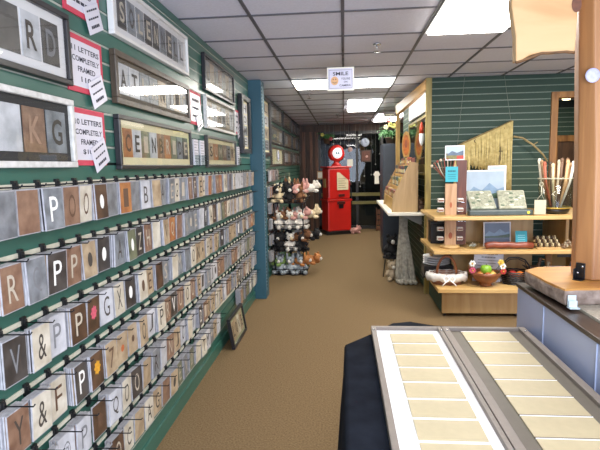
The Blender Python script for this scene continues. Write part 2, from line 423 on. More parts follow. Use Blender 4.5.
for row in range(6):
    z = 1.535 - .2286*row
    seen = SEEN[row]
    for section in (0, 1):
        if section == 0:
            n = int((5.64 - START[row]) / .122) + 1; ys = [START[row] + .122*k for k in range(n)]
            if row >= 3: pass
        else: ys = [6.95 + .125*k for k in range(8)]
        for k, y in enumerate(ys):
            if row == 5 and 3.92 < y < 4.66: continue
            if section == 0 and k < len(seen): col, ch, mk = seen[k]
            else:
                col = R.choice(COLS); ch = R.choice(LET + ['oval', 'dot']) if R.random() < .7 else ''; mk = lightmk[col]
            near = section == 0 and y < 3.0
            place = (ORD[k+1] + ' from the near end') if section == 0 else (ORD[k+1] + ' past the pilaster')
            dx = XW + .052 + R.uniform(-.008, .012)
            yj = y + R.uniform(-.008, .008)
            nm = MARKNAME.get(ch, 'letter ' + ch if ch else '')
            what = (' with ' + mk + ' ' + nm) if nm else ' without clear letter'
            lab = '%s photo card%s, %s, %s' % (col, what, place, ROWN[row])
            rz = PI/2 + R.uniform(-.07, .07); rx = R.uniform(-.03, .05)
            zz = z - .004
            place_card(col, ch, mk, near, (dx, yj, zz), rz, rx, lab)
            place_hook(y, z, near, 'black hook carrying the card that is %s, %s' % (place, ROWN[row]))
            nb = R.randint(2, 5)
            if ch == 'oval' and R.random() < .3: nb = 0
            for b in range(nb):
                bx = dx - .0088*(b+1) ; by = yj + R.uniform(-.006, .003)
                if bx < XW + .012: break
                if b == 0 and section == 0 and k < 6:
                    c2 = R.choice(COLS)
                    place_card(c2, '', 'pale', False, (bx, by, zz), rz, rx, '%s card edge right behind the card %s, %s' % (c2, place, ROWN[row]))
                else:
                    M = Matrix.Translation((bx, by, zz)) @ Matrix.Rotation(rz, 4, 'Z') @ Matrix.Rotation(rx, 4, 'X')
                    stuff.box(-CW/2, CW/2, -CT/2, CT/2, -CH-.004, -.004, 0, M)
so = stuff.build('spare_photo_cards', sleeve)
tag(so, 'sleeved spare photo cards hanging in stacks behind the front cards', 'cards', kind='stuff')

# ------------------------------------------------------------------ framed letter pictures
fr_black = mat('black frame moulding', '17151a', .35, .15)
fr_brown = wood('walnut frame moulding', '4a3c2c', '2d231a', .4)
fr_white = mat('white frame moulding', 'd8d6d2', .45, .04)
fr_silver = mat('silver birch frame moulding', 'b9b7b0', .45, .15, 30, col2='dcdad6')
fr_blackglass = fr_black
mat_white = mat('white mount board', 'dcdadc', .7, .02)
mat_black = mat('black mount board', '1f1e22', .7, .1)
mat_cream = mat('cream mount board', 'd6cca4', .7, .03)
fglass = glass('picture glass', (.97, .98, .97, 1), 1.5, .01)
def picture_frame(name, label, w, h, fm, mm, cells, loc, rz=PI/2, rx=0, fw=.022, dep=.03, mv=.04, mh=.04, group='framed letter pictures on the left wall', gap=.008):
    """origin at lower left front corner of the frame, front faces local -y"""
    t = thing(name, label, 'picture frame', loc, rz, group, rx=rx)
    MB().box(0, w, -dep, 0, 0, fw).box(0, w, -dep, 0, h-fw, h).box(0, fw, -dep, 0, fw, h-fw).box(w-fw, w, -dep, 0, fw, h-fw).build('frame', fm, t, bevel=.003)
    MB().box(fw, w-fw, -dep*.45, -.002, fw, h-fw).build('mount_board', mm, t)
    n = len(cells)
    x0, x1 = fw+mh, w-fw-mh; cw = (x1-x0-(n-1)*gap)/max(n, 1)
    for i, (pc, ch, mk) in enumerate(cells):
        a = x0 + i*(cw+gap); b = a + cw; za, zb = fw+mv, h-fw-mv
        p = MB().box(a, b, -dep*.45-.003, -dep*.45, za, zb).build('photo', pics[pc], t)
        if ch:
            l = MB()
            if ch == 'oval': oval(l, cw*.3, (zb-za)*.25, -dep*.45-.0045, (za+zb)/2, 0, (a+b)/2)
            else: add_text(l, ch, cw*.55, (zb-za)*.62, (a+b)/2, -dep*.45-.0045, (za+zb)/2)
            l.build('letter', marks[mk], p)
    MB()._f([(fw, -dep*.75, fw), (w-fw, -dep*.75, fw), (w-fw, -dep*.75, h-fw), (fw, -dep*.75, h-fw)], [(0, 1, 2, 3)]).build('glass_pane', fglass, t)
    return t
F = picture_frame; X0 = XW + .002
F('picture_frame', 'black framed picture with white mount and large letter R, upper left corner', 1.16, .27, fr_black, mat_white,
  [('grey','E','dark'),('charcoal','D','grey'),('grey','W','pale'),('pale grey','A','dark'),('grey','O','dark'),('charcoal','S','grey'),('charcoal','','grey'),('pale grey','R','dark'),('charcoal','D','grey')], (X0, .76, 1.915), mv=.036, mh=.045, gap=.012)
F('picture_frame', 'silver framed picture with black mount and letters K and G', 1.16, .262, fr_silver, mat_black,
  [('brown','B','pale'),('tan','A','dark'),('charcoal','R','pale'),('grey','B','dark'),('tan','E','pale'),('pale grey','','dark'),('brown','K','tan'),('grey','G','dark')], (X0, .75, 1.597), mv=.032, mh=.03, gap=.012)
F('picture_frame', 'white framed picture of nine grey letters, highest beside the red signs', 1.13, .26, fr_white, mat_white,
  [('charcoal','S','pale'),('grey','O','dark'),('grey','L','pale'),('charcoal','E','pale'),('charcoal','N','pale'),('grey','N','dark'),('charcoal','E','pale'),('grey','L','dark'),('pale grey','L','dark')], (X0, 2.31, 2.215), fw=.018, mv=.034, mh=.055, gap=.014)
F('picture_frame', 'brown framed picture with mirror-like glass under the white frame', 1.13, .25, fr_brown, mat('grey brown mount', '5f5648', .7, .05),
  [('pale grey','A','dark'),('pale grey','T','dark'),('grey','L','pale'),('grey','A','pale'),('tan','N','dark'),('grey','T','dark'),('tan','I','dark'),('grey','C','pale')], (X0, 2.30, 1.897), mv=.022, mh=.012, fw=.03)
F('picture_frame', 'black framed picture with cream mount and nine coloured letters', 1.13, .262, fr_black, mat_cream,
  [('rust','C','brown'),('pale grey','E','dark'),('olive','I','pale'),('pale grey','N','dark'),('brown','B','dark'),('rust','R','pale'),('olive','I','pale'),('grey','D','dark'),('charcoal','E','pale')], (X0, 2.30, 1.585), mv=.038)
F('picture_frame', 'dark framed picture at the top of the middle column, left of the pilaster', 1.04, .285, fr_black, mat('dusky mount', '504c46', .7, .05),
  [(c, ch, 'pale') for c, ch in zip(['grey','tan','grey','brown','grey','tan','grey'], 'WELCOME')], (X0, 3.85, 2.185), mv=.025)
F('picture_frame', 'silver edged picture reflecting the lights, middle one left of the pilaster', 1.04, .26, fr_silver, mat('taupe mount', '7d7565', .7, .05),
  [(c, ch, 'dark') for c, ch in zip(['tan','pale grey','tan','grey','tan','pale grey'], 'FAMILY')], (X0, 3.85, 1.895), mv=.025)
F('picture_frame', 'black edged picture of six brown letters with cream mount, lowest left of the pilaster', 1.04, .25, mat('grey black moulding', '35332f', .4, .1), mat_cream,
  [(c, ch, mk) for c, ch, mk in zip(['tan','rust','olive','brown','grey','tan'], 'SUMMER', ['dark','pale','pale','pale','dark','dark'])], (X0, 3.84, 1.59), mv=.035)
names = ['nearest', 'second', 'third', 'farthest']
rown = ['lowest', 'middle', 'highest']
for ci, (a, b) in enumerate([(7.35, 8.7), (8.9, 10.25), (10.45, 11.3), (11.45, 12.1)]):
    for ri, z0 in enumerate((1.60, 1.93, 2.26)):
        F('picture_frame', 'dark framed picture %s in the %s column beyond the pilaster' % (rown[ri], names[ci]), b-a, .28, [fr_brown, fr_black, fr_black][ri],
          [mat_cream, mat('taupe mount', '7d7565'), mat('dusky mount', '504c46')][ri] if not (ri == 0 and ci) else mat('dusky mount', '504c46'),
          [] if ci == 0 and ri == 0 else [(R.choice(['tan','grey','brown','pale grey']), '', 'dark') for _ in range(4)], (X0, a, z0), mv=.04, group='dark frames beyond the pilaster')
t = thing('round_sign', 'round white plate sign with blue ring on the cream framed picture', 'sign', (X0+.032, 8.0, 1.76), PI/2, rx=0)
M_ = Matrix.Rotation(PI/2, 4, 'X')
MB().lathe([(.001, .004), (.085, .004), (.09, 0), (.001, 0)], M=M_, seg=24).build('plate', whitep, t)
MB().torus((0, -.004, 0), .06, .006, 'y').build('blue_ring', mat('blue ring', '5b6fae', .5), t)

# leaning frame on the floor
F('picture_frame', 'small black framed picture standing on the carpet against the left wall', .54, .27, fr_black, mat('sage mount board', '8f9576', .7, .05),
  [('tan', 'L', 'dark'), ('tan', 'O', 'dark'), ('cream', 'V', 'dark'), ('tan', 'E', 'dark')], (-.985, 4.08, .004), rx=math.radians(-9), mv=.03, group=None)

# tall narrow shadow frames either side of the pilaster
def tall_frame(label, y0, y1, z0, z1, letters):
    t = thing('picture_frame', label, 'picture frame', (X0, y0, z0), PI/2, 'tall narrow frames near the pilaster')
    w, h = y1-y0, z1-z0
    MB().box(0, w, -.05, 0, 0, .05).box(0, w, -.05, 0, h-.05, h).box(0, .07, -.05, 0, .05, h-.05).box(w-.07, w, -.05, 0, .05, h-.05).build('frame', fr_black, t, bevel=.004)
    MB().box(.07, w-.07, -.02, -.002, .05, h-.05).build('mount_board', mat_cream, t)
    n = len(letters); ch = (h-.14)/n
    for i, c in enumerate(letters):
        zc = h-.07-ch*(i+.5)
        p = MB().box(.11, w-.11, -.024, -.02, zc-ch*.44, zc+ch*.44).build('photo', pics[R.choice(['tan','grey','pale grey'])], t)
        l = MB(); add_text(l, c, (w-.22)*.6, ch*.6, w/2, -.0255, zc); l.build('letter', marks['dark'], p)
tall_frame('tall narrow black frame hanging just left of the teal pilaster', 5.14, 5.62, 1.73, 2.34, 'HOME')
tall_frame('tall narrow black frame with pale mount just past the teal pilaster', 6.5, 7.18, 1.73, 2.52, 'LOVE')

# ------------------------------------------------------------------ red price signs with tags
paper_l = mat('laminated paper', 'dcd9e2', .3, .03, coat=.3)
def price_sign(label, y0, z0, w, h, lines, tl, tag_z, tag_lines):
    t = thing('price_sign', label, 'sign', (X0, y0, z0), PI/2, 'red bordered price signs')
    MB().box(0, w, -.006, 0, 0, h).build('border', redsign, t)
    MB().box(.022, w-.022, -.0072, -.006, .022, h-.022).build('paper', paper_l, t)
    l = MB(); n = len(lines); lh = (h-.07)/n
    for i, s in enumerate(lines):
        wd = min(w-.07, .022*len(s)+.01) if s != '~' else w-.11
        add_text(l, s, wd, lh*.55, w/2, -.008, h-.035-lh*(i+.5), bold=True)
    l.build('lettering', ink, t)
    tg = thing('price_tag', tl, 'tag', (X0+.012, y0+w*.76, z0+tag_z), PI/2, 'white tags hung on the red signs')
    M = Matrix.Rotation(math.radians(-24), 4, 'Y')
    MB().box(-.068, .068, -.002, 0, -.056, .056, 0, M).build('tag_paper', paper_l, tg)
    l = MB()
    for i, s in enumerate(tag_lines): add_text(l, s, .10 if i < 2 else .08, .013 if i < 2 else .022, 0, -.003, .036-.033*i, 0, M)
    l.build('lettering', ink, tg)
TL = ['~', '~', '~']
price_sign('red bordered price sign cut off at the top of the view', 1.93, 2.215, .29, .24, ['~', '~', 'FRAMED', '~'], 'white tag hung on the topmost red sign', .02, TL)
price_sign('red bordered price sign reading 11 letters completely framed', 1.925, 1.905, .29, .23, ['11 LETTERS', 'COMPLETELY', 'FRAMED', '110-'], 'white tag hung on the middle red sign', .02, TL)
price_sign('lowest red bordered price sign, beside the cream mounted picture', 1.91, 1.605, .29, .235, ['10 LETTERS', 'COMPLETELY', 'FRAMED', '$100-'], 'white tag hung on the lowest red sign', .045, TL)
price_sign('red bordered sign washed white by reflected light, beside the mirror-like brown frame', 3.49, 1.90, .28, .24, ['~', '~', '~'], 'white tag on the washed out sign', .03, TL)
price_sign('red bordered sign high above the teal pilaster side, beside the silver edged picture', 4.95, 1.92, .2, .24, ['~', '~', '~'], 'white tag on the sign closest to the pilaster', .03, TL)
def booklet(y, w, label):
    t = thing('leaflet_holder', label, 'leaflet holder', (X0, y, 1.60), PI/2, 'white leaflet holders')
    MB().box(0, w, -.004, 0, 0, .20).box(0, w, -.03, -.026, 0, .08).box(0, w, -.03, 0, 0, .004).build('holder', glass('clear plastic', (.9, .95, .95, 1), 1.45), t)
    p = MB().box(.01, w-.01, -.018, -.008, .006, .19).build('leaflets', paper_l, t)
    l = MB()
    for i in range(8): l.box(.02, w-.02-.02*(i % 3), -.0188, -.018, .17-.02*i, .174-.02*i)
    l.build('printed_lines', mat('grey ink', '74747c', .7), p)
booklet(3.50, .13, 'white leaflet in a holder, left one beside the lowest cream picture')
booklet(3.66, .13, 'white leaflet in a holder, right one beside the lowest cream picture')
booklet(4.96, .13, 'white leaflet in a holder closest to the pilaster')

# ------------------------------------------------------------------ smile sign
t = thing('hanging_sign', 'white smile sign hanging by a chain from the ceiling', 'sign', (-.022, 4.3, 2.208))
MB().box(-.113, .113, -.003, .003, 0, .192).build('board', mat('cream card', 'e8e4d4', .6, .02), t)
MB().box(-.103, .103, -.0045, -.003, .012, .182).build('paper', mat('pale lilac paper', 'cfcde0', .6, .02), t)
b = MB()
for a in ((-.097, .097, .168, .171), (-.097, .097, .020, .023)): b.box(a[0], a[1], -.0055, -.0045, a[2], a[3])
b.box(-.097, -.094, -.0055, -.0045, .02, .171).box(.094, .097, -.0055, -.0045, .02, .171); b.build('border_line', mat('grey ink', '74747c', .7), t)
l = MB(); add_text(l, 'SMILE', .13, .03, 0, -.006, .140); add_text(l, "YOU'RE", .075, .018, .042, -.006, .098)
add_text(l, 'ON', .03, .014, .042, -.006, .072); add_text(l, 'CAMERA', .095, .017, .038, -.006, .043); l.build('lettering', ink, t)
s = MB(); oval(s, .032, .036, -.006, .082, 0, -.05); s_ = s.build('smiley_face', mat('faded orange', 'd9a878', .7, .05), t)
s = MB(); oval(s, .004, .006, -.007, .094, 0, -.062); oval(s, .004, .006, -.007, .094, 0, -.040); s.torus((-.051, -.007, .082), .018, .002, 'y', 10, 0, PI*1.15, PI*1.85); s.build('smile', ink, s_)
ch = MB()
for i in range(9): ch.torus((.022, 0, .20+i*.019), .008, .0022, 'y' if i % 2 else 'x', 10)
ch.build('chain', blackm, t)

# ------------------------------------------------------------------ display table
cloth = mat('black tablecloth', '14171e', 1, .25, 10, bump=.3, col2='1e222b', spec=.05)
t = thing('display_table', 'table draped in a black cloth in front of the counter', 'table', (0, 0, 0))
top = [(0, .85), (.855, .85), (.855, 2.43), (.45, 2.445), (.33, 2.51), (.24, 2.48), (.12, 2.31), (0, 2.165)]
ctr = Vector((.43, 1.6))
rings = []
def ring(off, z, wav):
    out = []; n = len(top)
    for i in range(n):
        a, b_ = Vector(top[i]), Vector(top[(i+1) % n])
        for k in range(10):
            p = a.lerp(b_, k/10); e = b_ - a; nrm = Vector((e.y, -e.x)).normalized()
            wv = off + wav*math.sin((p.x*3+p.y)*17)*(1 if off > .01 else 0)
            q = p + nrm*wv
            if q.x > .86: q.x = .86
            out.append((q.x, q.y, z))
    return out
m_ = MB()
m_.loft([ring(.05, .01, .02), ring(.035, .3, .014), ring(.018, .62, .006), ring(.006, .765, .001), ring(0, .778, 0), ring(-.012, .782, 0)], smooth=True)
m_.build('tablecloth', cloth, t)
lg = mat('grey folding leg', '55565a', .4, metal=.5)
for (lx, ly) in ((.1, .95), (.76, .95), (.1, 2.1), (.76, 2.3)): MB().tube([(lx, ly, 0), (lx, ly, .75)], .014, 8).build('leg', lg, t)
rail = mat('grey brown frame rail', '7d7269', .5, .08, 20)
taupe = mat('taupe backing board', '5f574b', .6, .06, 20)
cardm = mat('pale cream name card', 'bfb08a', .55, .04, 30)
def tray(label, x0, x1, back, cx0, cx1, rw0, rw1):
    t = thing('display_tray', label, 'display tray', (x0, .9, .783), 0, 'display trays on the black table')
    w = x1-x0; L = 1.44
    MB().box(0, rw0, 0, L, 0, .028).box(w-rw1, w, 0, L, 0, .028).box(rw0, w-rw1, L-.02, L, 0, .028).box(rw0, w-rw1, 0, .02, 0, .028).build('frame', rail, t, bevel=.002)
    MB().box(rw0, w-rw1, .02, L-.02, 0, .012).build('backing_board', back, t)
    for sx in (rw0/2, w-rw1/2): MB().lathe([(.006, .028), (.005, .031), (.001, .032)], (sx, L-.06, 0), 10).build('screw', chrome, t)
    for i in range(9):
        yt = 2.262 - .131*i if back is whitep else 2.30-.131*i
        o = thing('name_card', 'cream card %s from the far end of the %s tray' % (ORD[i+1], 'white' if back is whitep else 'taupe'), 'card', ((cx0+cx1)/2, yt, .7955), 0, 'cream cards in the display trays')
        hw = (cx1-cx0)/2
        MB().box(-hw, hw, -.120 if back is not whitep else -.112, -.002, 0, .004).build('card_face', cardm, o)
        MB().box(-hw, hw, -.002, .0025, 0, .005).build('top_edge', whitep, o)
        if back is not whitep: MB().box(-hw, hw, .003, .010, 0, .003).build('shadow_strip', mat('brown shade strip', '5b4634', .7), o)  # brown strip paints in the shadow line between cards
tray('left display tray with white backing and cream cards', .123, .452, whitep, .206, .403, .022, .016)
tray('right display tray with taupe backing and cream cards', .455, .838, taupe, .538, .756, .03, .03)

# ------------------------------------------------------------------ counter
bluep = mat('translucent blue grey panel', 'adb9dc', .3, .06, 3, coat=.2)
t = thing('counter', 'sales counter with blue grey panels, brown rail and stone top', 'counter', (0, 0, 0))
MB().box(.90, 1.75, .7, 2.53, 0, .955).build('body', mat('counter carcass', '5d5145', .6), t)
for (a, b_) in ((.7, 1.25), (1.256, 1.74), (1.746, 2.205), (2.211, 2.54)):
    MB().box(.872, .884, a, b_, .03, .952).build('panel', bluep, t)
for yy in (1.253, 1.743, 2.208): MB().box(.868, .875, yy-.003, yy+.003, .03, .952).build('joint_strip', mat('pale joint strip', 'a9b6d6', .4), t)
MB().box(.865, .955, .7, 2.55, .955, .975).build('edge_rail', wood('dark brown rail', '43342a', '2a1f18', .35, stretch=(1, .1, 1)), t, bevel=.003)
stone = mat('beige speckled stone', '9c9584', .25, .2, 60, col2='bdb6a4')
MB().box(.955, 1.8, .7, 2.55, .955, .985).build('countertop', stone, t, bevel=.003)
# live edge slab
pine_t = wood('golden pine slab', 'c98f45', '9a5f28', .35, 2, (.15, 1, 1), .05)
bark = mat('grey weathered bark edge', '6f5c50', .85, .35, 22, bump=1, col2='a8958a')

pts = [(.872, 2.46), (.872, 2.40), (.878, 2.32), (.880, 2.24), (.888, 2.17), (.893, 2.11), (.900, 2.078), (.95, 2.085), (1.03, 2.095), (1.12, 2.10), (1.25, 2.10), (1.5, 2.08), (1.55, 2.5), (1.3, 2.56), (1.1, 2.545), (.96, 2.53)]
t = thing('wooden_slab', 'thick live edge wooden slab lying on the counter', 'wooden slab', (0, 0, 0))
cx, cy = 1.15, 2.3
def rr(s_, z, j):
    rq = random.Random(j); return [(cx+(x-cx)*s_, cy+(y-cy)*s_, z + rq.uniform(-.004, .004)*(1 if j else 0)) for x, y in pts]
MB().loft([rr(.93, .986, 0), rr(.97, .994, 3), rr(.995, 1.012, 4), rr(1.0, 1.035, 5), rr(.992, 1.052, 6)]).build('bark_edge', bark, t, bevel=.006)
MB().prism([(cx+(x-cx)*.990, cy+(y-cy)*.990) for x, y in pts], 1.048, 1.060).build('top_face', pine_t, t, bevel=.003)
# post
pine = wood('rough pine post', 'b07a48', '8a5832', .5, 2.2, (1, 1, .06), .08)
po = thing('wooden_post', 'rough timber post rising from the live edge slab to the ceiling', 'post')
def prow(dx, z, tw=0): return [(1.025+dx, 2.281, z), (1.075+dx-tw, 2.223, z), (1.26, 2.225, z), (1.26, 2.40, z), (1.06+dx, 2.40, z)]
MB().loft([prow(.002, 1.061), prow(0, 1.2), prow(-.006, 1.6, .004), prow(-.022, 2.0, .012), prow(-.045, H-.002, .02)]).build('timber', pine, po, bevel=.006)
MB().lathe([(.001, .004), (.024, .004), (.030, .001), (.030, 0)], seg=20, M=Matrix.Translation((1.035, 2.220, 1.935)) @ Matrix.Rotation(PI/2, 4, 'X')).build('round_sticker', mat('pale lilac sticker', 'b4b4d2', .5, .15, 60), po)
bk = thing('metal_bracket', 'black metal bracket at the foot of the wooden post', 'bracket', (1.040, 2.252, 1.0605), rz=math.radians(-49))
MB().box(-.020, .020, -.035, -.001, 0, .004).box(-.020, .020, -.006, -.001, .004, .075).box(-.020, -.016, -.03, -.006, .004, .05).build('plate', black, bk, bevel=.002)
s = MB()
for bx_, bz in ((-.01, .03), (.01, .06)): s.lathe([(.006, .003), (.005, .006), (.001, .007)], seg=8, M=Matrix.Translation((bx_, -.006, bz)) @ Matrix.Rotation(PI/2, 4, 'X'))
s.build('bolt', chrome, bk)
# small sticker on slab edge
# hanging live edge board
t = thing('plastic_clip', 'clear plastic sign clip on the near corner of the wooden slab', 'clip', (.925, 2.066, .987))
MB().box(-.016, .016, 0, .004, 0, .05).box(-.02, .02, -.03, .0, 0, .004).box(-.016, .016, -.012, -.009, .004, .03).build('clip_body', mat('cloudy clear plastic', 'cfe0ea', .15, .1, 40), t)
bd = wood('pale pine board', 'd9ae78', 'c4935c', .45, 1.5, (.2, 1, 1), .04)
t = thing('hanging_board', 'live edge pine board fixed high on the wooden post', 'wooden board', (0, 0, 0))
out = [(.722, H-.001), (.724, 2.4), (.716, 2.25), (.738, 2.12), (.742, 2.012), (.77, 2.02), (.80, 2.038), (.85, 2.048), (.90, 2.045), (.95, 2.05), (.985, 2.045), (1.0, H-.001)]
out = [(.98*x, z if z > 2.5 else 1.585+(z-1.585)*.98) for x, z in out]
MB().prism(out, 2.23, 2.28, 'y').build('board_face', bd, t, bevel=.006)
s = MB(); oval(s, .02, .033, 2.2285, 2.225, 0, .962, n=16); s.build('knot', mat('dark wood knot', '6b3b20', .5, .3, 40), t)
MB().tube([(x*.98, 2.237, 1.585+(z-1.585)*.98) for x, z in [(.744, 2.010), (.79, 2.024), (.85, 2.046), (.95, 2.048), (.985, 2.043)]], .007, 6).build('bark_edge', mat('brown bark', '6a4a2c', .8, .3, 30), t)

# ------------------------------------------------------------------ right shelf unit
maple = wood('pale maple shelf', 'd0aa6c', 'b98f52', .4, 2, (.12, 1, 1), .03)
maple_v = wood('pale maple panel', 'c4a06a', 'ad8650', .45, 2, (1, 1, .12), .03)
t = thing('shelf_unit', 'open maple shelf unit with three shelves against the green wall', 'shelf unit', (0, 0, 0))
Y0s = 5.05
for (z, xa, th, Y0s_) in ((1.045, .90, .035, 5.05), (.70, .90, .035, 5.05), (.33, .93, .04, 4.95)):
    MB().box(xa, 2.62, Y0s_, 5.95, z-th, z).build('shelf', maple, t, bevel=.004)
MB().box(1.0, 2.6, Y0s+.06, Y0s+.085, .035, .29).build('base_panel', maple_v, t, bevel=.003)
MB().box(1.0, 1.02, Y0s+.085, 5.9, .035, .29).build('side_panel', green_d, t)
for cx_ in (1.03, 1.75, 2.5): MB().lathe([(.001, -.012), (.018, -.012), (.018, .012), (.001, .012)], seg=12, M=Matrix.Translation((cx_, 5.14, .0185)) @ Matrix.Rotation(PI/2, 4, 'Y')).build('caster', black, t)
for u_ in ((1.30, 2.07, 5.62, 5.65, .70, 1.01), (1.2, 2.07, 5.62, 5.65, .33, .665)): MB().box(*u_).build('back_panel', maple_v, t)
for u_ in ((2.28, 2.31, 5.30, 5.9, .70, 1.01), (.96, .985, 5.6, 5.9, .33, 1.01), (2.55, 2.58, 5.1, 5.9, .33, 1.01)): MB().box(*u_).build('upright', maple_v, t)

# spinner rack with packets
pkt = mat('white packet', 'd8d2cc', .5, .15, 40)
t = thing('spinner_rack', 'tall narrow wooden card rack with teal card on the shelf unit', 'display rack', (1.10, 5.25, .701))
MB().box(-.058, .058, -.012, .012, .03, .67).build('front_board', wood('pinkish pine board', 'c9a27e', 'a87d58', .5), t, bevel=.003)
MB().lathe([(.10, 0), (.10, .02), (.09, .03), (.001, .03)], seg=20).build('base', maple_v, t)
MB().box(.062, .165, .03, .055, .03, .91).build('brown_board', wood('red brown board', '6b3826', '47231a', .45), t)
tr = MB()
for z in (.08, .18, .28, .38, .48): tr.box(-.14, -.06, -.02, .05, z-.004, z).box(.06, .15, -.02, .05, z-.004, z)
tr.build('tray', glass('clear plastic', (.9, .95, .95, 1), 1.45), t)
s = MB(); oval(s, .02, .035, -.013, .13); oval(s, .012, .03, -.013, .45); s.build('painted_mark', mat('rust paint', '9c4f30', .6), t)
s = MB().box(-.062, .062, -.03, -.016, .69, .845); s_ = s.build('teal_card', mat('teal card', '2ea3b5', .5, .06), t)
s = MB(); add_text(s, '~', .08, .03, 0, -.032, .80); 
for i in range(3): s.box(-.04, .04, -.0325, -.0305, .72+.022*i, .724+.022*i)
s.build('lettering', mat('dark teal ink', '17606d', .6), s_)
for i, z in enumerate((.08, .18, .28, .38, .48)):
    for sd, a in (('left', -.13), ('right', .068)):
        pk = thing('white_packet', 'white packet on the %s side of the card rack, %s tray from below' % (sd, ORD[i+1]), 'packet', (1.10+a, 5.25, .7015+z), group='packets in the card rack')
        MB().box(0, .06, -.015, .04, 0, .038).build('bag', pkt, pk, bevel=.004)
        MB().box(.004, .056, -.017, -.015, .008, .024).build('brown_strip', mat('brown strip', '7b4c39', .6), pk)
for i in range(9):
    a = -.9 + i*.17
    o = MB().tube([(0, 0, 0), (.5*math.sin(a)*.25, -.01, .11), (math.sin(a)*.19, -.02, .19*math.cos(a)+.04)], .007, 6, r2=.004)
    o.ball((math.sin(a)*.19, -.02, .19*math.cos(a)+.04), (.014, .010, .014), 8, 1)
    o = o.build('carved_stick', [mat(['stick brown', 'stick red', 'stick pale'][i % 3], ['6a4632', '8c3a2c', 'c9b9a2'][i % 3], .6), [mat('stick pale', 'c9b9a2'), mat('stick brown', '6a4632'), mat('stick red', '8c3a2c')][i % 3]])
    tag(o, '%s carved stick, %s from the left in the fan above the teal card' % (['brown', 'red', 'pale'][i % 3], ORD[i+1]), 'stick', 'carved sticks above the card rack')
    put(o, (1.075 - .0 + (i-4)*.005, 5.285+.004*i, 1.40))

t = thing('landscape_photo', 'small landscape photo with red corner above the teal card', 'photo', (1.14, 5.28, 1.612))
MB().box(-.098, .098, 0, .004, 0, .15).build('border', white, t)
p = MB().box(-.088, .088, -.002, 0, .01, .14, 0).box(-.088, .088, -.003, -.002, .07, .14, 1)
p.prism([(-.088, .05), (-.03, .095), (.02, .075), (.088, .10), (.088, .05)], -.004, -.0025, 'y', 2).box(.02, .088, -.005, -.002, .012, .045, 3)
p.build('print', [mat('meadow print', '78703f', .5, .3, 30), mat('sky print', 'a9bccd', .5, .1), mat('mountain print', '59697e', .5, .2, 20), mat('red corner print', 'c1392b', .5)], t)
# landscape print upright + second
def landscape(label, loc, w, h, rx=0, topc='b4c3cf'):
    t = thing('landscape_print', label, 'print', loc, rx=rx)
    MB().box(0, w, 0, .012, 0, h).build('board', white, t)
    p = MB().box(.012, w-.012, -.002, 0, .012, h-.012, 0)
    p.prism([(.012, h*.45), (w*.2, h*.62), (w*.4, h*.52), (w*.6, h*.7), (w*.8, h*.55), (w-.012, h*.6), (w-.012, h*.40), (.012, h*.38)], -.003, -.0015, 'y', 1)
    p.prism([(.012, h*.40), (w*.5, h*.42), (w-.012, h*.50), (w-.012, h*.34), (.012, h*.34)], -.004, -.0015, 'y', 2)
    p.build('image', [mat('lake sky ' + topc, topc, .4, .08), mat('blue hills', '6e87a0', .4, .15, 20), mat('dark treeline', '3c5340', .4, .3, 40)], t)
landscape('taller landscape print partly hidden behind the lake print', (1.545, 5.52, 1.046), .19, .50, topc='aab6c0')
landscape('wide lake and hills print standing on the top shelf', (1.30, 5.44, 1.047), .41, .455, rx=math.radians(-4), topc='98a8b8')
# slate tray and two photo cushions
slate = mat('dark slate', '3f4a4a', .4, .2, 10)
t = thing('slate_tray', 'dark slate tray under two stone coloured photo cushions', 'tray', (1.56, 5.25, 1.046))
MB().prism([(-.29, -.12), (.31, -.12), (.335, -.10), (.27, .12), (-.25, .12), (-.31, -.09)], 0, .055, 'z').build('slab', slate, t, bevel=.01)
s = MB(); oval(s, .014, .014, -.1225, .03, 0, .28); s.build('yellow_dot', mat('yellow sticker', 'd8d23a', .5), t)
for (px, w, lab, tone) in ((1.295, .27, 'left photo cushion with green and white pattern on the slate tray', '6f7a62'), (1.585, .27, 'right photo cushion with pale sand pattern on the slate tray', '8f8c70')):
    t = thing('photo_cushion', lab, 'cushion', (px + w/2, 5.225, 1.103), rz=(.14 if px < 1.4 else -.10), rx=math.radians(-42), group='photo cushions on the slate tray')
    a, h = w/2, .24
    ring_ = lambda s, y: [(-a*s, y, h/2-h/2*s), (a*s, y, h/2-h/2*s), (a*s, y, h/2+h/2*s), (-a*s, y, h/2+h/2*s)]
    MB().loft([ring_(.9, -.022), ring_(1, -.008), ring_(1, .008), ring_(.9, .022)]).build('cover', mat('cushion '+tone, tone, .7, .3, 18, col2='c4c1ae'), t, bevel=.008)
    p = MB()
    for k in range(16):
        qx, qz = R.uniform(-.8, .8)*a, h/2 + R.uniform(-.36, .36)*h
        p.ball((qx, -.021, qz), (.026, .008, .014), 8, k % 3)
    p.box(-a*.9, a*.9, -.0225, -.018, .02, h-.02, 2); p.build('pattern', [mat('leaf grey green', '5d6a55', .7, .3, 60), mat('pale stone', 'c9c6b4', .7, .2, 60), mat('mid stone', '8f907c', .7, .3, 60)], t)

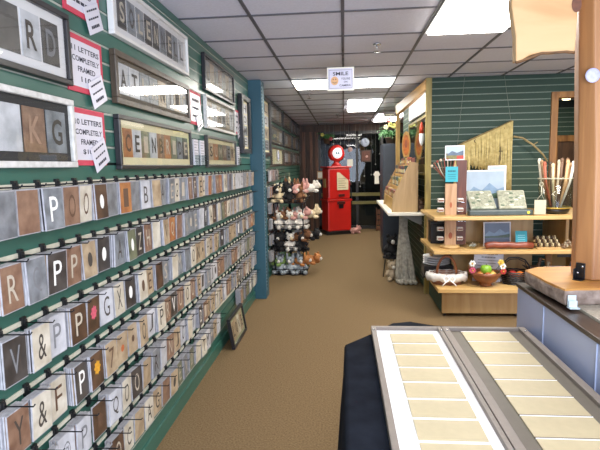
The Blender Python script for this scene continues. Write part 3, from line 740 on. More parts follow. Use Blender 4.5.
# glass jar of sticks
t = thing('glass_jar', 'clear glass cylinder with black bowl foot on the top shelf', 'jar', (2.165, 5.32, 1.046))
MB().lathe([(.11, 0), (.135, .02), (.145, .055), (.12, .06), (.001, .06)], seg=24).build('black_bowl', black, t)
MB().lathe([(.15, .062), (.165, .36), (.162, .36), (.147, .066)], seg=28, cap=False).build('cylinder', glass('jar glass', (.92, .95, .93, 1), 1.4), t)
MB().torus((0, 0, .36), .165, .006).build('rim', mat('pale rim', 'b9b39a', .3), t)
MB().torus((0, 0, .062), .15, .008).build('gold_ring', mat('gold ring', 'a98c3c', .3, metal=.5), t)
wc = ['b98a5c', '7c5a3c', 'd8c4a4', '4e3a28', 'c58f6a', 'e0d8c4', '93704c', 'a7553a', 'cbb891', '6a4c36', 'd9a878', 'e6dccb']
for i in range(12):
    a = 2*PI*i/12; rb, rt = .05, .15 + .02*(i % 2)
    x0, y0_, x1, y1_ = rb*math.cos(a), rb*math.sin(a), rt*math.cos(a), rt*math.sin(a)*.85
    hgt = .42 + .05*((i*7) % 4)/3
    m_ = mat('stick '+wc[i], wc[i], .55, .15, 20)
    o = MB().tube([(x0, y0_, 0), (x1*.8, y1_*.8, .26), (x1*.95, y1_*.95, hgt)], .011, 8, r2=.015).ball((x1*.95, y1_*.95, hgt+.01), (.02, .016, .028), 10).build('wooden_spoon', m_)
    tag(o, 'carved wooden spoon with %s handle standing in the glass jar' % ['honey brown','mid brown','pale','dark brown','salmon','cream','dull brown','reddish','straw','deep brown','orange','off white'][i], 'spoon', 'carved spoons in the glass jar')
    put(o, (2.165, 5.32, 1.107))
sh = tag(MB().torus((0,0,0), .018, .004, 'y').tube([(0,0,-.018),(.01,0,-.09),(-.035,0,-.15)], .003).tube([(0,0,-.018),(-.0,0,-.09),(.03,0,-.15)], .003).box(-.06, .05, -.004, .004, -.30, -.155).build('hanging_tag', mat('tag card pale', 'b9b49c', .6, .1)), 'pale square tag hung by its strings left of the glass jar', 'tag')
put(sh, (1.955, 5.13, 1.355))

# middle shelf items
landscape('blue grey night print on the middle shelf', (1.47, 5.35, .701), .28, .255, rx=math.radians(-5), topc='5e6c84')
t = thing('teal_card', 'small teal card standing on the middle shelf', 'card', (1.815, 5.22, .701), rx=math.radians(-8))
MB().box(-.058, .058, 0, .003, 0, .175).build('card_sheet', mat('teal card', '2ea3b5', .5, .06), t)
s = MB(); 
for i in range(4): s.box(-.035, .035, -.001, 0, .06+.022*i, .065+.022*i)
s.build('lettering', mat('pale teal ink', '9fd6dc', .6), t)
t = thing('burl_log', 'long red brown carved log lying on the middle shelf', 'log', (1.67, 5.16, .701))
pts_ = [(-.235, 0, .03), (-.20, 0, .04), (-.15, .005, .045), (-.08, 0, .038), (0, .004, .042), (.08, 0, .035), (.16, 0, .04), (.235, 0, .03)]
MB().tube(pts_, .032, 10).build('log_body', mat('red brown burl', '6e2f20', .4, .35, 20, bump=.5, col2='8f4a32'), t)
for i in range(3):
    t = thing('ring_stand', ['front', 'middle', 'rear'][i] + ' row of striped rings on the wooden ring stand', 'ring display', (2.05, 5.14+.05*i, .701+.03*i), group='rows of striped rings')
    MB().box(-.115, .115, -.02, .02, 0, .02).build('rail', maple_v, t)
    s = MB()
    for k in range(8): s.torus((-.10+k*.028, 0, .042), .017, .006, 'x', 12, k % 2)
    s.build('rings', [mat('dark ring', '3d2a1e', .4), mat('cream ring', 'cfc19a', .4)], t)
t = thing('shell_heap', 'heap of small brown shells beside the ring stand', 'shells', (2.26, 5.2, .701)); t['kind'] = 'stuff'
s = MB()
for k in range(70):
    a = R.uniform(0, 2*PI); r_ = R.uniform(0, .08); s.ball((r_*math.cos(a), r_*math.sin(a)*.8, .012 + max(0, .07*(1-r_/.08)*R.uniform(.4, 1))), (.013, .010, .010), 6, R.randint(0, 1))
s.build('shells', [mat('brown shell', '6f543c', .5, .3, 40), mat('pale shell', 'a8977c', .5, .3, 40)], t)
t = thing('glass_bowl', 'clear glass bowl of pebbles at the left of the middle shelf', 'bowl', (1.32, 5.2, .701))
MB().lathe([(.03, 0), (.035, .004), (.06, .03), (.075, .07), (.072, .07), (.056, .032), (.03, .008)], seg=20).build('bowl_glass', glass('jar glass', (.92, .95, .93, 1), 1.4), t)
s = MB()
for k in range(14): s.ball((R.uniform(-.035, .035), R.uniform(-.035, .035), .018+R.uniform(0, .02)), .011, 6)
s.build('pebbles', mat('grey pebble', 'a9a59a', .5, .2, 40), t)
t = thing('white_vase', 'small white round vase at the right end of the middle shelf', 'vase', (2.36, 5.16, .701))
MB().lathe([(.03, 0), (.05, .03), (.045, .07), (.025, .09), (.03, .1), (.022, .1)], seg=18).build('body', whitep, t)

# bottom shelf items
def basket_wicker(t, a, b, h, m_, name='basket_body'):
    s = MB(); N = 26
    for k in range(7):
        f_ = .78 + .22*k/6; z = h*k/6
        s.tube([(a*f_*math.cos(2*PI*i/N), b*f_*math.sin(2*PI*i/N), z+.005*(i % 2)+.006) for i in range(N+1)], .0085, 6)
    s.prism([(a*.78*math.cos(2*PI*i/16), b*.78*math.sin(2*PI*i/16)) for i in range(16)], .001, .012)
    s.build(name, m_, t)
wick = mat('red brown wicker', '8a5536', .6, .3, 40)
t = thing('wicker_basket', 'brown wicker basket lined with white cloth at the left end of the bottom shelf', 'basket', (1.06, 5.2, .331))
basket_wicker(t, .185, .12, .10, wick)
s = MB(); N = 40
def lin(f_, z, w_): return [(.185*f_*(1+w_*math.sin(i*2.1))*math.cos(2*PI*i/N), .12*f_*(1+w_*math.sin(i*2.1))*math.sin(2*PI*i/N), z+.01*math.sin(i*1.7)*(1 if w_ else 0)) for i in range(N)]
s.loft([lin(1.12, .045, .03), lin(1.16, .085, .03), lin(1.1, .118, .02), lin(.98, .122, .0), lin(.85, .06, 0), lin(.7, .03, 0)], smooth=True)
s.build('cloth_lining', mat('white cloth lining', 'dcd8d2', .8, .05, 20), t)
hd = [(.0+.10*math.cos(a), -.0, .10+.19*math.sin(a)) for a in [PI*i/14 for i in range(15)]]
MB().tube(hd, .013, 8).build('handle', wood('orange brown handle', '9c5a30', '6f3a1c', .4), t)
s = MB()
for sg in (-1, 1):
    s.torus((sg*.03, -.135, .075), .026, .007, 'y'); s.tube([(0, -.135, .07), (sg*.05, -.145, .03), (sg*.07, -.14, .005)], .006)
s.build('white_bow', whitep, t)
t = thing('fruit_bowl', 'carved wooden bowl holding an apple and flowers on the bottom shelf', 'bowl', (1.43, 5.10, .331))
MB().lathe([(.05, 0), (.07, .01), (.05, .03), (.10, .055), (.145, .12), (.15, .15), (.138, .15), (.10, .085), (.001, .07)], seg=24).build('bowl_body', mat('polished brown bowl', '7d4528', .3, .25, 12), t)
s = MB()
for sg in (-1, 1): s.tube([(sg*.14, 0, .13), (sg*.17, 0, .15), (sg*.165, 0, .20), (sg*.14, 0, .215)], .012, 8)
s.build('handle', mat('polished brown bowl', '7d4528'), t)
ap = thing('green_apple', 'green apple on top of the wooden bowl', 'apple', (1.425, 5.08, .451))
MB().lathe([(.004, .008), (.03, 0), (.052, .03), (.057, .06), (.045, .092), (.02, .098), (.003, .088)], seg=20).build('flesh', mat('green apple skin', '7fae2e', .35, .1), ap)
MB().tube([(0, 0, .088), (.005, 0, .112)], .003).build('stem', mat('stem brown', '4a3320'), ap)
fl = [('white', 'ecebe4'), ('pink', 'c2496a'), ('yellow', 'd9b848'), ('white', 'ecebe4'), ('red', 'b7332e')]
for i, (nm, hx) in enumerate(fl):
    px_ = [-.15, -.145, .13, .15, .155][i]; pz = [.24, .17, .25, .21, .16][i]
    o = thing('artificial_flower', '%s flower at the %s of the wooden bowl' % (nm, ['upper left rim', 'lower left rim', 'upper right rim', 'right rim', 'lower right rim'][i]), 'flower', (1.43+px_, 5.05, .331+pz), group='flowers around the wooden bowl')
    s = MB()
    for k in range(6): s.ball((.02*math.cos(k*PI/3), -.005, .02*math.sin(k*PI/3)), (.014, .007, .014), 8)
    s.build('petals', mat('petal '+nm, hx, .6), o)
    MB().ball((0, -.012, 0), .009, 8).build('flower_centre', mat('flower centre', 'c79a2a'), o)
    MB().tube([(0, 0, -.01), (-px_*.12, .02, -.05), (-px_*.3, .05, -.09)], .003).build('stem', mat('green stem', '3d6a2e'), o)
for i, (dx_, dy_, hx, nm) in enumerate(((-.06, -.03, 'b5722d', 'orange brown'), (.06, -.02, 'c9a24a', 'yellow'), (.0, -.07, 'a94f2a', 'reddish'))):
    o = tag(MB().ball((0, 0, .035), (.04, .036, .034), 14).tube([(0, 0, .066), (.004, 0, .08)], .003).build('wooden_fruit', mat('fruit '+nm, hx, .4)), '%s small wooden fruit inside the carved wooden bowl' % nm, 'fruit')
    put(o, (1.43+dx_, 5.10+dy_, .415))
t = thing('paper_sign', 'white printed notice leaning behind the wooden bowl', 'sign', (1.49, 5.27, .331), rx=math.radians(-3), ry=math.radians(4))
MB().box(-.15, .15, 0, .004, 0, .325).build('sheet', paper_l, t)
s = MB(); add_text(s, '~', .2, .022, 0, -.001, .295); add_text(s, '~', .15, .022, 0, -.001, .26)
for i in range(7): s.box(-.11, .11-.03*(i % 3), -.001, 0, .225-.03*i, .231-.03*i)
s.build('lettering', mat('grey ink', '74747c', .7), t)
t = thing('black_basket', 'black wire basket with tall handle right of the wooden bowl', 'basket', (1.755, 5.2, .331))
basket_wicker(t, .15, .12, .12, black)
MB().tube([(-.13, 0, .12), (-.12, 0, .22), (-.07, 0, .27), (.02, 0, .275), (.09, 0, .25), (.14, 0, .18), (.145, 0, .12)], .008, 8).build('handle', black, t)
s = MB().tube([(-.12, .02, .12), (-.10, .02, .21), (-.05, .02, .25), (.03, .02, .255), (.10, .02, .22), (.135, .02, .12)], .005, 8); s.build('inner_handle', black, t)
for i, (dx_, hx, nm) in enumerate(((.03, 'd8702a', 'orange'), (-.03, 'b5322a', 'red'))):
    o = tag(MB().lathe([(.004, .006), (.03, 0), (.045, .03), (.044, .055), (.02, .075), (.003, .07)], seg=16).tube([(0, 0, .07), (.003, 0, .085)], .003).build('wooden_fruit', mat('fruit '+nm, hx, .4)), '%s fruit lying in the black wire basket' % nm, 'fruit')
    put(o, (1.755+dx_, 5.16+.04*i, .35+.04))
# carved birds / animals
def bird(label, x_, z_, s_, hx):
    t = thing('carved_bird', label, 'carved bird', (x_, 5.25, z_), group='carved birds on the bottom shelf')
    m_ = mat('bird '+hx, hx, .5, .2, 30)
    MB().ball((0, 0, .05*s_), (.055*s_, .03*s_, .032*s_), 12).tube([(.03*s_, 0, .06*s_), (.05*s_, 0, .10*s_), (.052*s_, 0, .13*s_)], .014*s_, 8).ball((.056*s_, 0, .135*s_), (.02*s_, .016*s_, .017*s_), 10).tube([(-.04*s_, 0, .055*s_), (-.095*s_, 0, .085*s_)], .016*s_, 6, r2=.004).build('body', m_, t)
    MB().tube([(.07*s_, 0, .135*s_), (.10*s_, 0, .128*s_)], .006*s_, 6, r2=.001).build('beak', mat('beak', 'b88a3a'), t)
    MB().lathe([(.03*s_, 0), (.028*s_, .008), (.006*s_, .012), (.006*s_, .03*s_)], seg=10).build('foot', black, t)
bird('larger dark carved bird on the bottom shelf behind the black basket', 1.95, .415, 1.2, '4a3526')
bird('smaller pale carved bird on the bottom shelf beside the white trays', 2.05, .415, .9, '9c8c70')
o = tag(MB().box(-.20, .22, -.1, .1, 0, .083).box(-.19, .21, -.102, -.1, .01, .07).build('wooden_riser', maple_v, bevel=.004), 'low maple riser block under the carved birds and white trays', 'riser'); put(o, (2.10, 5.27, .3315))
for k in range(3):
    o = tag(MB().prism([(-.11, -.08), (.11, -.08), (.12, .08), (-.10, .08)], 0, .012).box(-.11, .115, -.082, -.07, .012, .022).box(-.105, .12, .07, .082, .012, .022).build('white_tray', white, bevel=.003), '%s shallow white tray in the stack beside the carved birds' % ['bottom', 'middle', 'top'][k], 'tray', 'shallow white trays on the bottom shelf')
    put(o, (2.20, 5.27, .4155+.023*k), rz=.04*k)
t = thing('iron_stand', 'black iron easel stand with curved legs at the right of the bottom shelf', 'stand', (2.30, 5.14, .3315))
s = MB()
for sg in (-1, 1): s.tube([(sg*.01, 0, .31), (sg*.035, 0, .2), (sg*.02, -.005, .1), (sg*.055, -.01, .008)], .009, 8)
s.build('front_leg', black, t); MB().tube([(0, 0, .28), (0, .07, .15), (0, .10, .008)], .008, 8).build('rear_leg', black, t)
MB().box(-.16, .03, .0, .008, .285, .34).build('black_plate', black, t, bevel=.002)
for k in range(4):
    o = tag(MB().lathe([(.05, 0), (.11, .008), (.15, .022), (.148, .025), (.10, .012), (.001, .006)], (0, 0, 0), 24).build('white_plate', white), '%s white plate in the stack behind the lined basket' % ['bottom', 'second', 'third', 'top'][k], 'plate', 'white plates behind the lined basket')
    put(o, (1.02, 5.56, .4615+.026*k))
o = tag(MB().box(-.16, .16, -.1, .1, .02, .13).box(-.17, .17, -.11, .11, 0, .02).build('plate_riser', black, bevel=.004), 'low black block carrying the stack of white plates', 'riser'); put(o, (1.03, 5.56, .3315))
t = thing('black_box', 'black storage box on the middle shelf behind the card rack', 'box', (1.06, 5.62, .701))
MB().box(-.11, .14, -.09, .09, 0, .22).build('box_body', black, t, bevel=.006); MB().box(-.115, .145, -.095, .095, .222, .245).build('lid', mat('dark grey lid', '26272c', .4), t, bevel=.004)

# ------------------------------------------------------------------ fringed hanging on the right wall
khaki = mat('khaki fringe cord', 'b09a5c', .8, .3, 30, bump=.2, col2='d2bd7e')
t = thing('fringed_hanging', 'khaki fringed hanging slung from a slanted driftwood branch', 'wall hanging', (0, 5.9, 0))
MB().tube([(1.20, 0, 1.72), (1.36, .0, 1.80), (1.6, .0, 1.905), (1.80, .0, 1.99), (1.90, 0, 2.04)], .014, 8).build('branch', wood('driftwood', '8c7445', '66522c', .7), t)
s = MB()
for k in range(60):
    x_ = 1.27 + .635*k/59; zt = 1.72 + (x_-1.20)*.457; zb = 1.60 - (x_-1.27)*.3 + .02*math.sin(k*1.9) if x_ < 1.8 else 1.36 - (x_-1.8)*1.0
    zb = zb if x_ < 1.86 else 1.24
    if x_ < 1.45: zb = 1.20+.02*math.sin(k)
    s.tube([(x_, -.012+.004*math.sin(k), zt), (x_+.004*math.sin(k*2.3), -.014+.006*math.sin(k*1.3), (zt+zb)/2), (x_+.003*math.sin(k), -.012, zb)], .0072, 5)
s.build('fringe', khaki, t)
s = MB()
for x_ in (1.34, 1.50, 1.66, 1.80): s.torus((x_, -.012, 1.72+(x_-1.2)*.457-.03), .014, .006, 'y', 10)
s.build('brown_knot', mat('dark knot', '4a3c20', .8), t)
s = MB().tube([(1.30, 0, 1.78), (1.37, 0, H-.01)], .0025, 4).tube([(1.89, 0, 2.03), (1.80, 0, H-.01)], .0025, 4); s.build('hanging_string', mat('grey string', '6d7466', .8), t)
s = MB().box(1.755, 1.80, -.03, -.026, 1.70, 1.712).box(1.775, 1.783, -.03, -.026, 1.60, 1.76).box(1.76, 1.768, -.03, -.026, 1.56, 1.66).build('stick_charm', mat('dark charm', '5d5030', .7), t)
bo = tag(MB().tube([(1.93, 0, 1.87), (2.03, 0, 1.85), (2.15, 0, 1.77), (2.26, 0, 1.66), (2.31, 0, 1.58)], .011, 8).tube([(2.15, 0, 1.77), (2.19, -.02, 1.80)], .006, 6).tube([(1.96, 0, 1.865), (1.96, .138, 1.865)], .005, 6).build('curved_branch', wood('pale branch', 'a08a5a', '7b6940', .7)), 'pale curved branch arching right of the fringed hanging', 'branch')
put(bo, (0, 5.92, 0))

# ------------------------------------------------------------------ side wall display with white shelf
t = thing('white_wall_shelf', 'long white shelf sticking out from the side wall into the aisle', 'shelf', (0, 0, 0))
MB().box(.535, XR-.002, 6.10, 8.40, .955, .99).build('shelf_board', mat('white laminate', 'e4dfd0', .4, .03), t, bevel=.004)
for yy in (6.5, 7.3, 8.1): MB().prism([(.65, .955), (XR-.002, .955), (XR-.002, .80), (.97, .80)], yy-.01, yy+.01, 'y').build('bracket', mat('grey bracket', '8b8b86', .5), t)
birch = wood('golden birch display', 'c99f55', 'b0823c', .45)
t = thing('stepped_display', 'stepped golden wood display stand on the white shelf', 'display stand', (0, 6.2, .991))
prof = [(.61, 0), (.90, 0), (.90, .58), (.82, .58), (.82, .46), (.75, .46), (.75, .31), (.68, .31), (.68, .16), (.61, .16)]
MB().prism(prof, .02, 1.30, 'y').build('steps', birch, t, bevel=.003)
for ya in (0, 1.30): MB().prism([(.585, 0), (.905, 0), (.905, .60), (.81, .62), (.60, .20)], ya, ya+.02, 'y').build('end_panel', wood('tan end panel', 'b59362', '9b7a4c', .5), t, bevel=.003)
cols = ['7d3c2c', '3f5d46', '8e7a46', '33485c', 'a34f33', '5c4630', '9d9a7c', '274034', 'b09a4a', '6a2f28']
names_ = ['red brown', 'green', 'mustard', 'navy', 'brick red', 'brown', 'sage', 'dark green', 'yellow', 'maroon']
steps = [(.61, .16, .07), (.68, .31, .07), (.75, .46, .07), (.82, .58, .08)]
stepn = ['lowest', 'second', 'third', 'top']
for si, (xs, zs, dp) in enumerate(steps):
    for k in range(8):
        ci = R.randint(0, 9)
        o = thing('gift_box', '%s gift packet, %s from the near end on the %s step' % (names_[ci], ORD[k+1], stepn[si]), 'packet', (xs+.006, 6.27+.155*k, .9915+zs), group='gift packets on the stepped display')
        h_ = .10 + .02*R.random() if si < 3 else .07+.04*R.random()
        MB().box(0, .05, 0, .125, 0, h_).build('box_body', mat('packet '+names_[ci], cols[ci], .5, .25, 30), o, bevel=.003)
        MB().box(-.002, 0, .02, .105, .02, h_*.6).build('label_patch', mat('packet patch %d' % (ci % 3), ['d8c88e', 'c9c4b4', 'c38b3e'][ci % 3], .5, .2, 40), o)
# canopy beam, post, mirror
canopy = wood('honey timber beam', 'b08440', '8a6228', .5, 2, (1, .1, 1))
struct(MB().loft([[(.80, 7.85, 2.33), (.86, 7.85, 2.33), (.86, 7.85, 2.48), (.80, 7.85, 2.48)], [(.955, 6.04, 2.44), (1.0, 6.04, 2.44), (1.0, 6.04, 2.56), (.955, 6.04, 2.56)]]).build('trim_10', canopy, bevel=.006))
struct(MB().box(.80, .86, 7.80, 7.86, .99, 2.40).build('trim_11', wood('light birch post', 'c7a35c', 'a8823e', .5), bevel=.005))
t = thing('wall_mirror', 'large mirror on the side wall below the light panel', 'mirror', (XR-.004, 6.15, 1.44))
MB().box(-.016, 0, 0, 1.6, 0, .03).box(-.016, 0, 0, 1.6, .70, .73).box(-.016, 0, 0, .03, .03, .70).box(-.016, 0, 1.57, 1.6, .03, .70).build('frame', olive, t)
MB().box(-.010, -.004, .03, 1.57, .03, .70).build('mirror_glass', mat('mirror surface', '7f8578', .06, .02, metal=.95), t)
t = thing('light_panel', 'bright white light panel on the side wall under the canopy beam', 'light', (XR-.03, 6.14, 2.20))
MB().box(0, .028, 0, 1.45, 0, .23).build('housing', white, t, bevel=.003)
MB().box(-.006, 0, .02, 1.43, .02, .21).build('diffuser', mat('cove diffuser', 'fffaf0', .5, 0, emit=1.5), t)
t = thing('red_fish_decoration', 'red and white fish shaped buoy hanging at the corner post', 'decoration', (.955, 6.3, 1.80))
MB().lathe([(.003, 0), (.02, .03), (.028, .09), (.028, .15)], seg=14).build('white_body', whitep, t)
MB().lathe([(.028, .15), (.026, .22), (.014, .27), (.004, .29)], seg=14).build('red_body', mat('red orange paint', 'c8401f', .4), t)
MB().tube([(0, 0, .285), (0, 0, .62)], .002, 4).build('string', mat('grey string', '6d7466', .8), t)
t = thing('surfboard_decoration', 'orange oval wooden decoration standing above the stepped display', 'decoration', (.90, 7.35, 1.65), rz=-.5)
MB().prism([(.065*math.cos(2*PI*i/24), .20+.20*math.sin(2*PI*i/24)) for i in range(24)], -.008, .008, 'y').build('board', birch, t)
s = MB(); oval(s, .05, .15, -.010, .20); s.build('orange_centre', mat('orange paint centre', 'c46a28', .5, .3, 20), t)
s = MB(); oval(s, .022, .06, -.012, .22); s.build('red_spot', mat('rust paint', '9c4f30', .6), t)
for k in range(6):
    o = MB().ball((0, 0, .045), (.05, .045, .045), 10).ball((0, -.0, .105), (.032, .03, .03), 10).tube([(-.03, 0, .12), (-.04, 0, .15)], .01, 6).tube([(.03, 0, .12), (.04, 0, .15)], .01, 6).build('small_figurine', mat('figurine %d' % (k % 3), ['5e4330', '9a7a58', '74665a'][k % 3], .6, .3, 30))
    tag(o, '%s animal figurine, %s from the near end on top of the stepped display' % (['dark brown', 'tan', 'grey brown'][k % 3], ORD[k+1]), 'figurine', 'figurines on top of the stepped display')
    put(o, (.945, 6.30+.17*k, .9915+.581 if False else .9915), 0)
    o.location.x = .955; o.location.z = .9915
# hanging stuff by chain at the canopy
t = thing('hanging_sign', 'tiny dark hanging sign on a chain beside the canopy beam', 'sign', (.66, 7.3, 2.26))
MB().box(-.09, .09, -.004, .004, 0, .05).build('board', mat('dull grey board', '5a554a', .6), t)
s = MB(); add_text(s, '~', .12, .026, 0, -.005, .025); s.build('lettering', mat('cream ink', 'cfc7a6'), t)
MB().tube([(-.07, 0, .05), (-.07, 0, H-2.265)], .003, 4).tube([(.07, 0, .05), (.07, 0, H-2.265)], .003, 4).build('chain', mat('pale chain', 'a9a28a', .4, metal=.5), t)

# plant on the dark cabinet
t = thing('tall_cabinet', 'tall dark blue grey cabinet behind the white shelf', 'cabinet', (.66, 8.62, 0))
MB().box(0, .34, 0, .6, .06, 1.93).box(.02, .32, .02, .58, 0, .06).build('cabinet_body', mat('dark blue grey paint', '262d38', .5, .1), t, bevel=.006)
dr = MB().box(.015, .325, -.018, -.001, .08, 1.91).build('door', mat('dark blue grey paint', '262d38'), t, bevel=.003)
MB().tube([(.04, -.03, .95), (.04, -.03, 1.1)], .006).tube([(.04, -.03, .95), (.04, -.018, .95)], .005).tube([(.04, -.03, 1.1), (.04, -.018, 1.1)], .005).build('handle', chrome, dr)
leafm = mat('fern leaf green', '2f5e33', .6, .3, 20, col2='4f8a48')
def plant(name, label, loc, n, spread, h, flowers, pot='5b4634', droop=.5):
    t = thing(name, label, 'plant', loc)
    MB().lathe([(.06, 0), (.085, .10), (.09, .10), (.09, .115), (.001, .11)], seg=16).build('pot', mat('pot '+pot, pot, .6), t)
    s = MB()
    for k in range(n):
        a = R.uniform(0, 2*PI); L = spread*R.uniform(.5, 1); hh = h*R.uniform(.4, 1)
        p0 = Vector((0, 0, .1)); p1 = Vector((L*.5*math.cos(a), L*.5*math.sin(a), .1+hh)); p2 = Vector((L*math.cos(a), L*math.sin(a), .1+hh*(1-droop*R.uniform(.6, 2.2))))
        prev = p0
        for j in range(1, 7):
            u = j/6; p = p0*(1-u)**2 + p1*2*u*(1-u) + p2*u*u
            d = (p-prev).normalized(); sd = d.cross(Vector((0, 0, 1))).normalized()
            for sg in (-1, 1):
                q = p + sd*sg*.035*(1.2-u) + Vector((0, 0, -.008))
                s._f([tuple(prev), tuple(p), tuple(q)], [(0, 1, 2)])
            prev = p
    s.build('foliage', leafm, t)
    for (fx_, fy_, fz_, hx, nm) in flowers:
        s = MB()
        for k in range(5): s.ball((fx_+.025*math.cos(k*1.256), fy_, fz_+.025*math.sin(k*1.256)), (.022, .012, .022), 6)
        s.build('flower', mat('blossom '+nm, hx, .6), t)
plant('potted_fern', 'bushy fern with yellow and pink flowers on top of the dark cabinet', (.80, 8.8, 1.931), 60, .26, .26, [(0, -.12, .32, 'd9d67a', 'pale yellow'), (.05, -.12, .30, 'd9d67a', 'pale yellow'), (-.03, -.1, .40, 'cf6f6c', 'coral'), (-.08, -.12, .28, 'e4e0b0', 'cream')])
plant('hanging_plant', 'dark leafy plant hanging high beside the timber posts at the back', (-.40, 11.9, 2.10), 50, .26, .22, [(-.1, -.1, .2, 'd2c25c', 'dull yellow'), (.1, -.12, .1, '9c3a44', 'dull red')])
s = tag(MB().tube([(0, 0, 0), (0, 0, .36)], .003, 4).build('plant_hanger', blackm), 'thin black wire carrying the hanging plant', 'wire') ; put(s, (-.40, 11.9, 2.21))

# things under the white shelf
fur = mat('pale grey wool', '8f8a80', .95, .3, 25, bump=.6, col2='b9b3a4')
t = thing('woolly_fleece', 'long pale grey woolly fleece hanging under the white shelf to the floor', 'fleece', (0, 6.62, 0))
s = MB()
for k in range(16):
    u = k/15; x0_, x1_ = .735+.09*u, .69+.22*u
    s.tube([(x0_, .0, .955), (x0_+.006*math.sin(k*2), -.01*(k % 3), .70), (x0_*.5+x1_*.5, -.02*(k % 2), .42), (x1_, -.03-.02*math.sin(k), .12+.03*math.sin(k*1.7)), (x1_+.01, -.05-.03*(k % 2), .035)], .012, 6, r2=.024)
s.build('strands', fur, t)
s = MB()
for k in range(12): s.ball((.70+.22*(k/11), -.07-.04*(k % 3), .035), (.03, .04, .032), 8)
s.build('tufted_hem', fur, t)

def plush(name, label, loc, s, rz, body, accent, group, lying=False, ears='round'):
    """small stuffed animal: origin below it"""
    b = MB()
    if lying:
        b.ball((0, 0, .05*s), (.075*s, .05*s, .045*s), 10); hx_, hz_, hy = .085*s, .075*s, 0
        for sx, sy in ((.06, -.05), (.06, .05), (-.06, -.05), (-.06, .05)): b.ball((sx*s, sy*s, .02*s), (.032*s, .02*s, .018*s), 8)
    else:
        b.ball((0, 0, .055*s), (.05*s, .045*s, .055*s), 10); hx_, hz_, hy = 0, .135*s, -.01*s
        for sx in (-1, 1):
            b.tube([(sx*.035*s, 0, .085*s), (sx*.062*s, -.03*s, .055*s)], .016*s, 6)
            b.tube([(sx*.025*s, -.02*s, .02*s), (sx*.05*s, -.075*s, .018*s)], .02*s, 6)
    b.ball((hx_, hy, hz_), (.045*s, .042*s, .04*s), 10)
    root = b.build(name, body); put(root, loc, rz); tag(root, label, 'plush toy', group)
    for sx in (-1, 1):
        e = MB()
        if lying: c = (hx_-.005*s, sx*.032*s, hz_+.036*s)
        else: c = (sx*.032*s, hy, hz_+.038*s)
        e.ball(c, (.014*s, .014*s, .018*s if ears == 'round' else .04*s), 8)
        e.build('ear', body, root)
    mz = (hx_+.038*s, 0, hz_-.01*s) if lying else (0, hy-.038*s, hz_-.01*s)
    MB().ball(mz, .018*s, 8).build('muzzle', accent, root)
    ee = MB()
    for sx in (-1, 1):
        ee.ball((hx_+.034*s, sx*.018*s, hz_+.012*s) if lying else (sx*.018*s, hy-.036*s, hz_+.012*s), .006*s, 6)
    ee.build('eye', black, root)
    return root
pm = {'black': mat('black plush', '100f10', .95, .3, 40, bump=.4), 'white': mat('white plush', 'cfc8bd', .95, .1, 40, bump=.4), 'pink': mat('pink plush', 'bf8a80', .95, .1, 40, bump=.4),
      'brown': mat('brown plush', '6b4428', .95, .2, 40, bump=.4), 'cream': mat('cream plush', 'cdb994', .95, .1, 40, bump=.4), 'grey': mat('grey plush', '99a0a4', .95, .2, 40, bump=.4),
      'orange': mat('orange plush', 'b0703c', .95, .1, 40, bump=.4), 'green': mat('green plush', '6f8a4a', .95, .1, 40, bump=.4), 'beige': mat('beige plush', 'a8967c', .95, .1, 40, bump=.4)}
plush('plush_dog', 'black stuffed dog sitting up under the end of the white shelf', (.65, 6.95, .30), 1.7, .2, pm['black'], pm['white'], None)
st = thing('plush_stool', 'low dark stool under the black stuffed dog', 'stool', (.65, 6.95, 0))
MB().lathe([(.11, .27), (.12, .28), (.12, .299), (.001, .299)], seg=18).build('seat', blackm, st)
for k in range(3): MB().tube([(.08*math.cos(k*2.1+.9), .08*math.sin(k*2.1+.9), .275), (.11*math.cos(k*2.1+.9), .11*math.sin(k*2.1+.9), .0)], .008).build('leg', blackm, st)
plush('plush_lamb', 'beige stuffed lamb on the floor in front of the low stool', (.64, 6.77, 0), 1.5, .3, pm['beige'], pm['white'], None)
plush('plush_rabbit', 'pale stuffed rabbit on the floor left of the fleece', (.75, 6.52, 0), .95, -.3, pm['cream'], pm['white'], None, ears='long') if False else None

# ------------------------------------------------------------------ plush toy rack by the left wall
t = thing('plush_rack', 'black wire rack with four tiers of stuffed toys at the left wall', 'rack', (-.80, 7.30, 0))
s = MB()
for dx_, dy_ in ((-.22, -.22), (.2, -.22), (-.22, .25), (.2, .25)): s.tube([(dx_, dy_, 0), (dx_, dy_, 1.05)], .010, 8)
s.tube([(-.01, .015, 0), (-.01, .015, 1.05)], .02, 10)
s.build('pole', blackm, t)
TZ = [.02, .36, .68, 1.06]
for z in TZ:
    b = MB()
    for zz in (z, z+.035, z+.07):
        e = .24+.5*(zz-z)
        b.tube([(-.23, -e, zz), (e-.01, -e, zz), (e-.01, e+.03, zz), (-.23, e+.03, zz), (-.23, -e, zz)], .005, 5)
    b.box(-.22, .22, -.235, .26, z-.012, z-.004)
    for k in range(9): b.tube([(-.22+.052*k, -.24, z), (-.22+.055*k, -.27, z+.07)], .004, 4)
    b.build('wire_basket', blackm, t)
tiers = [(['grey', 'grey', 'grey', 'grey', 'grey', 'green', 'green', 'grey', 'orange', 'orange'], 'bottom'),
         (['black', 'white', 'black', 'brown', 'cream', 'orange', 'black', 'white', 'brown', 'black'], 'second lowest'),
         (['white', 'white', 'white', 'pink', 'pink', 'white', 'brown', 'white', 'pink', 'cream'], 'second highest'),
         (['cream', 'black', 'brown', 'white', 'pink', 'cream', 'black', 'brown', 'pink', 'white'], 'top')]
kinds = ['bear', 'dog', 'rabbit', 'pig', 'sheep', 'cat']
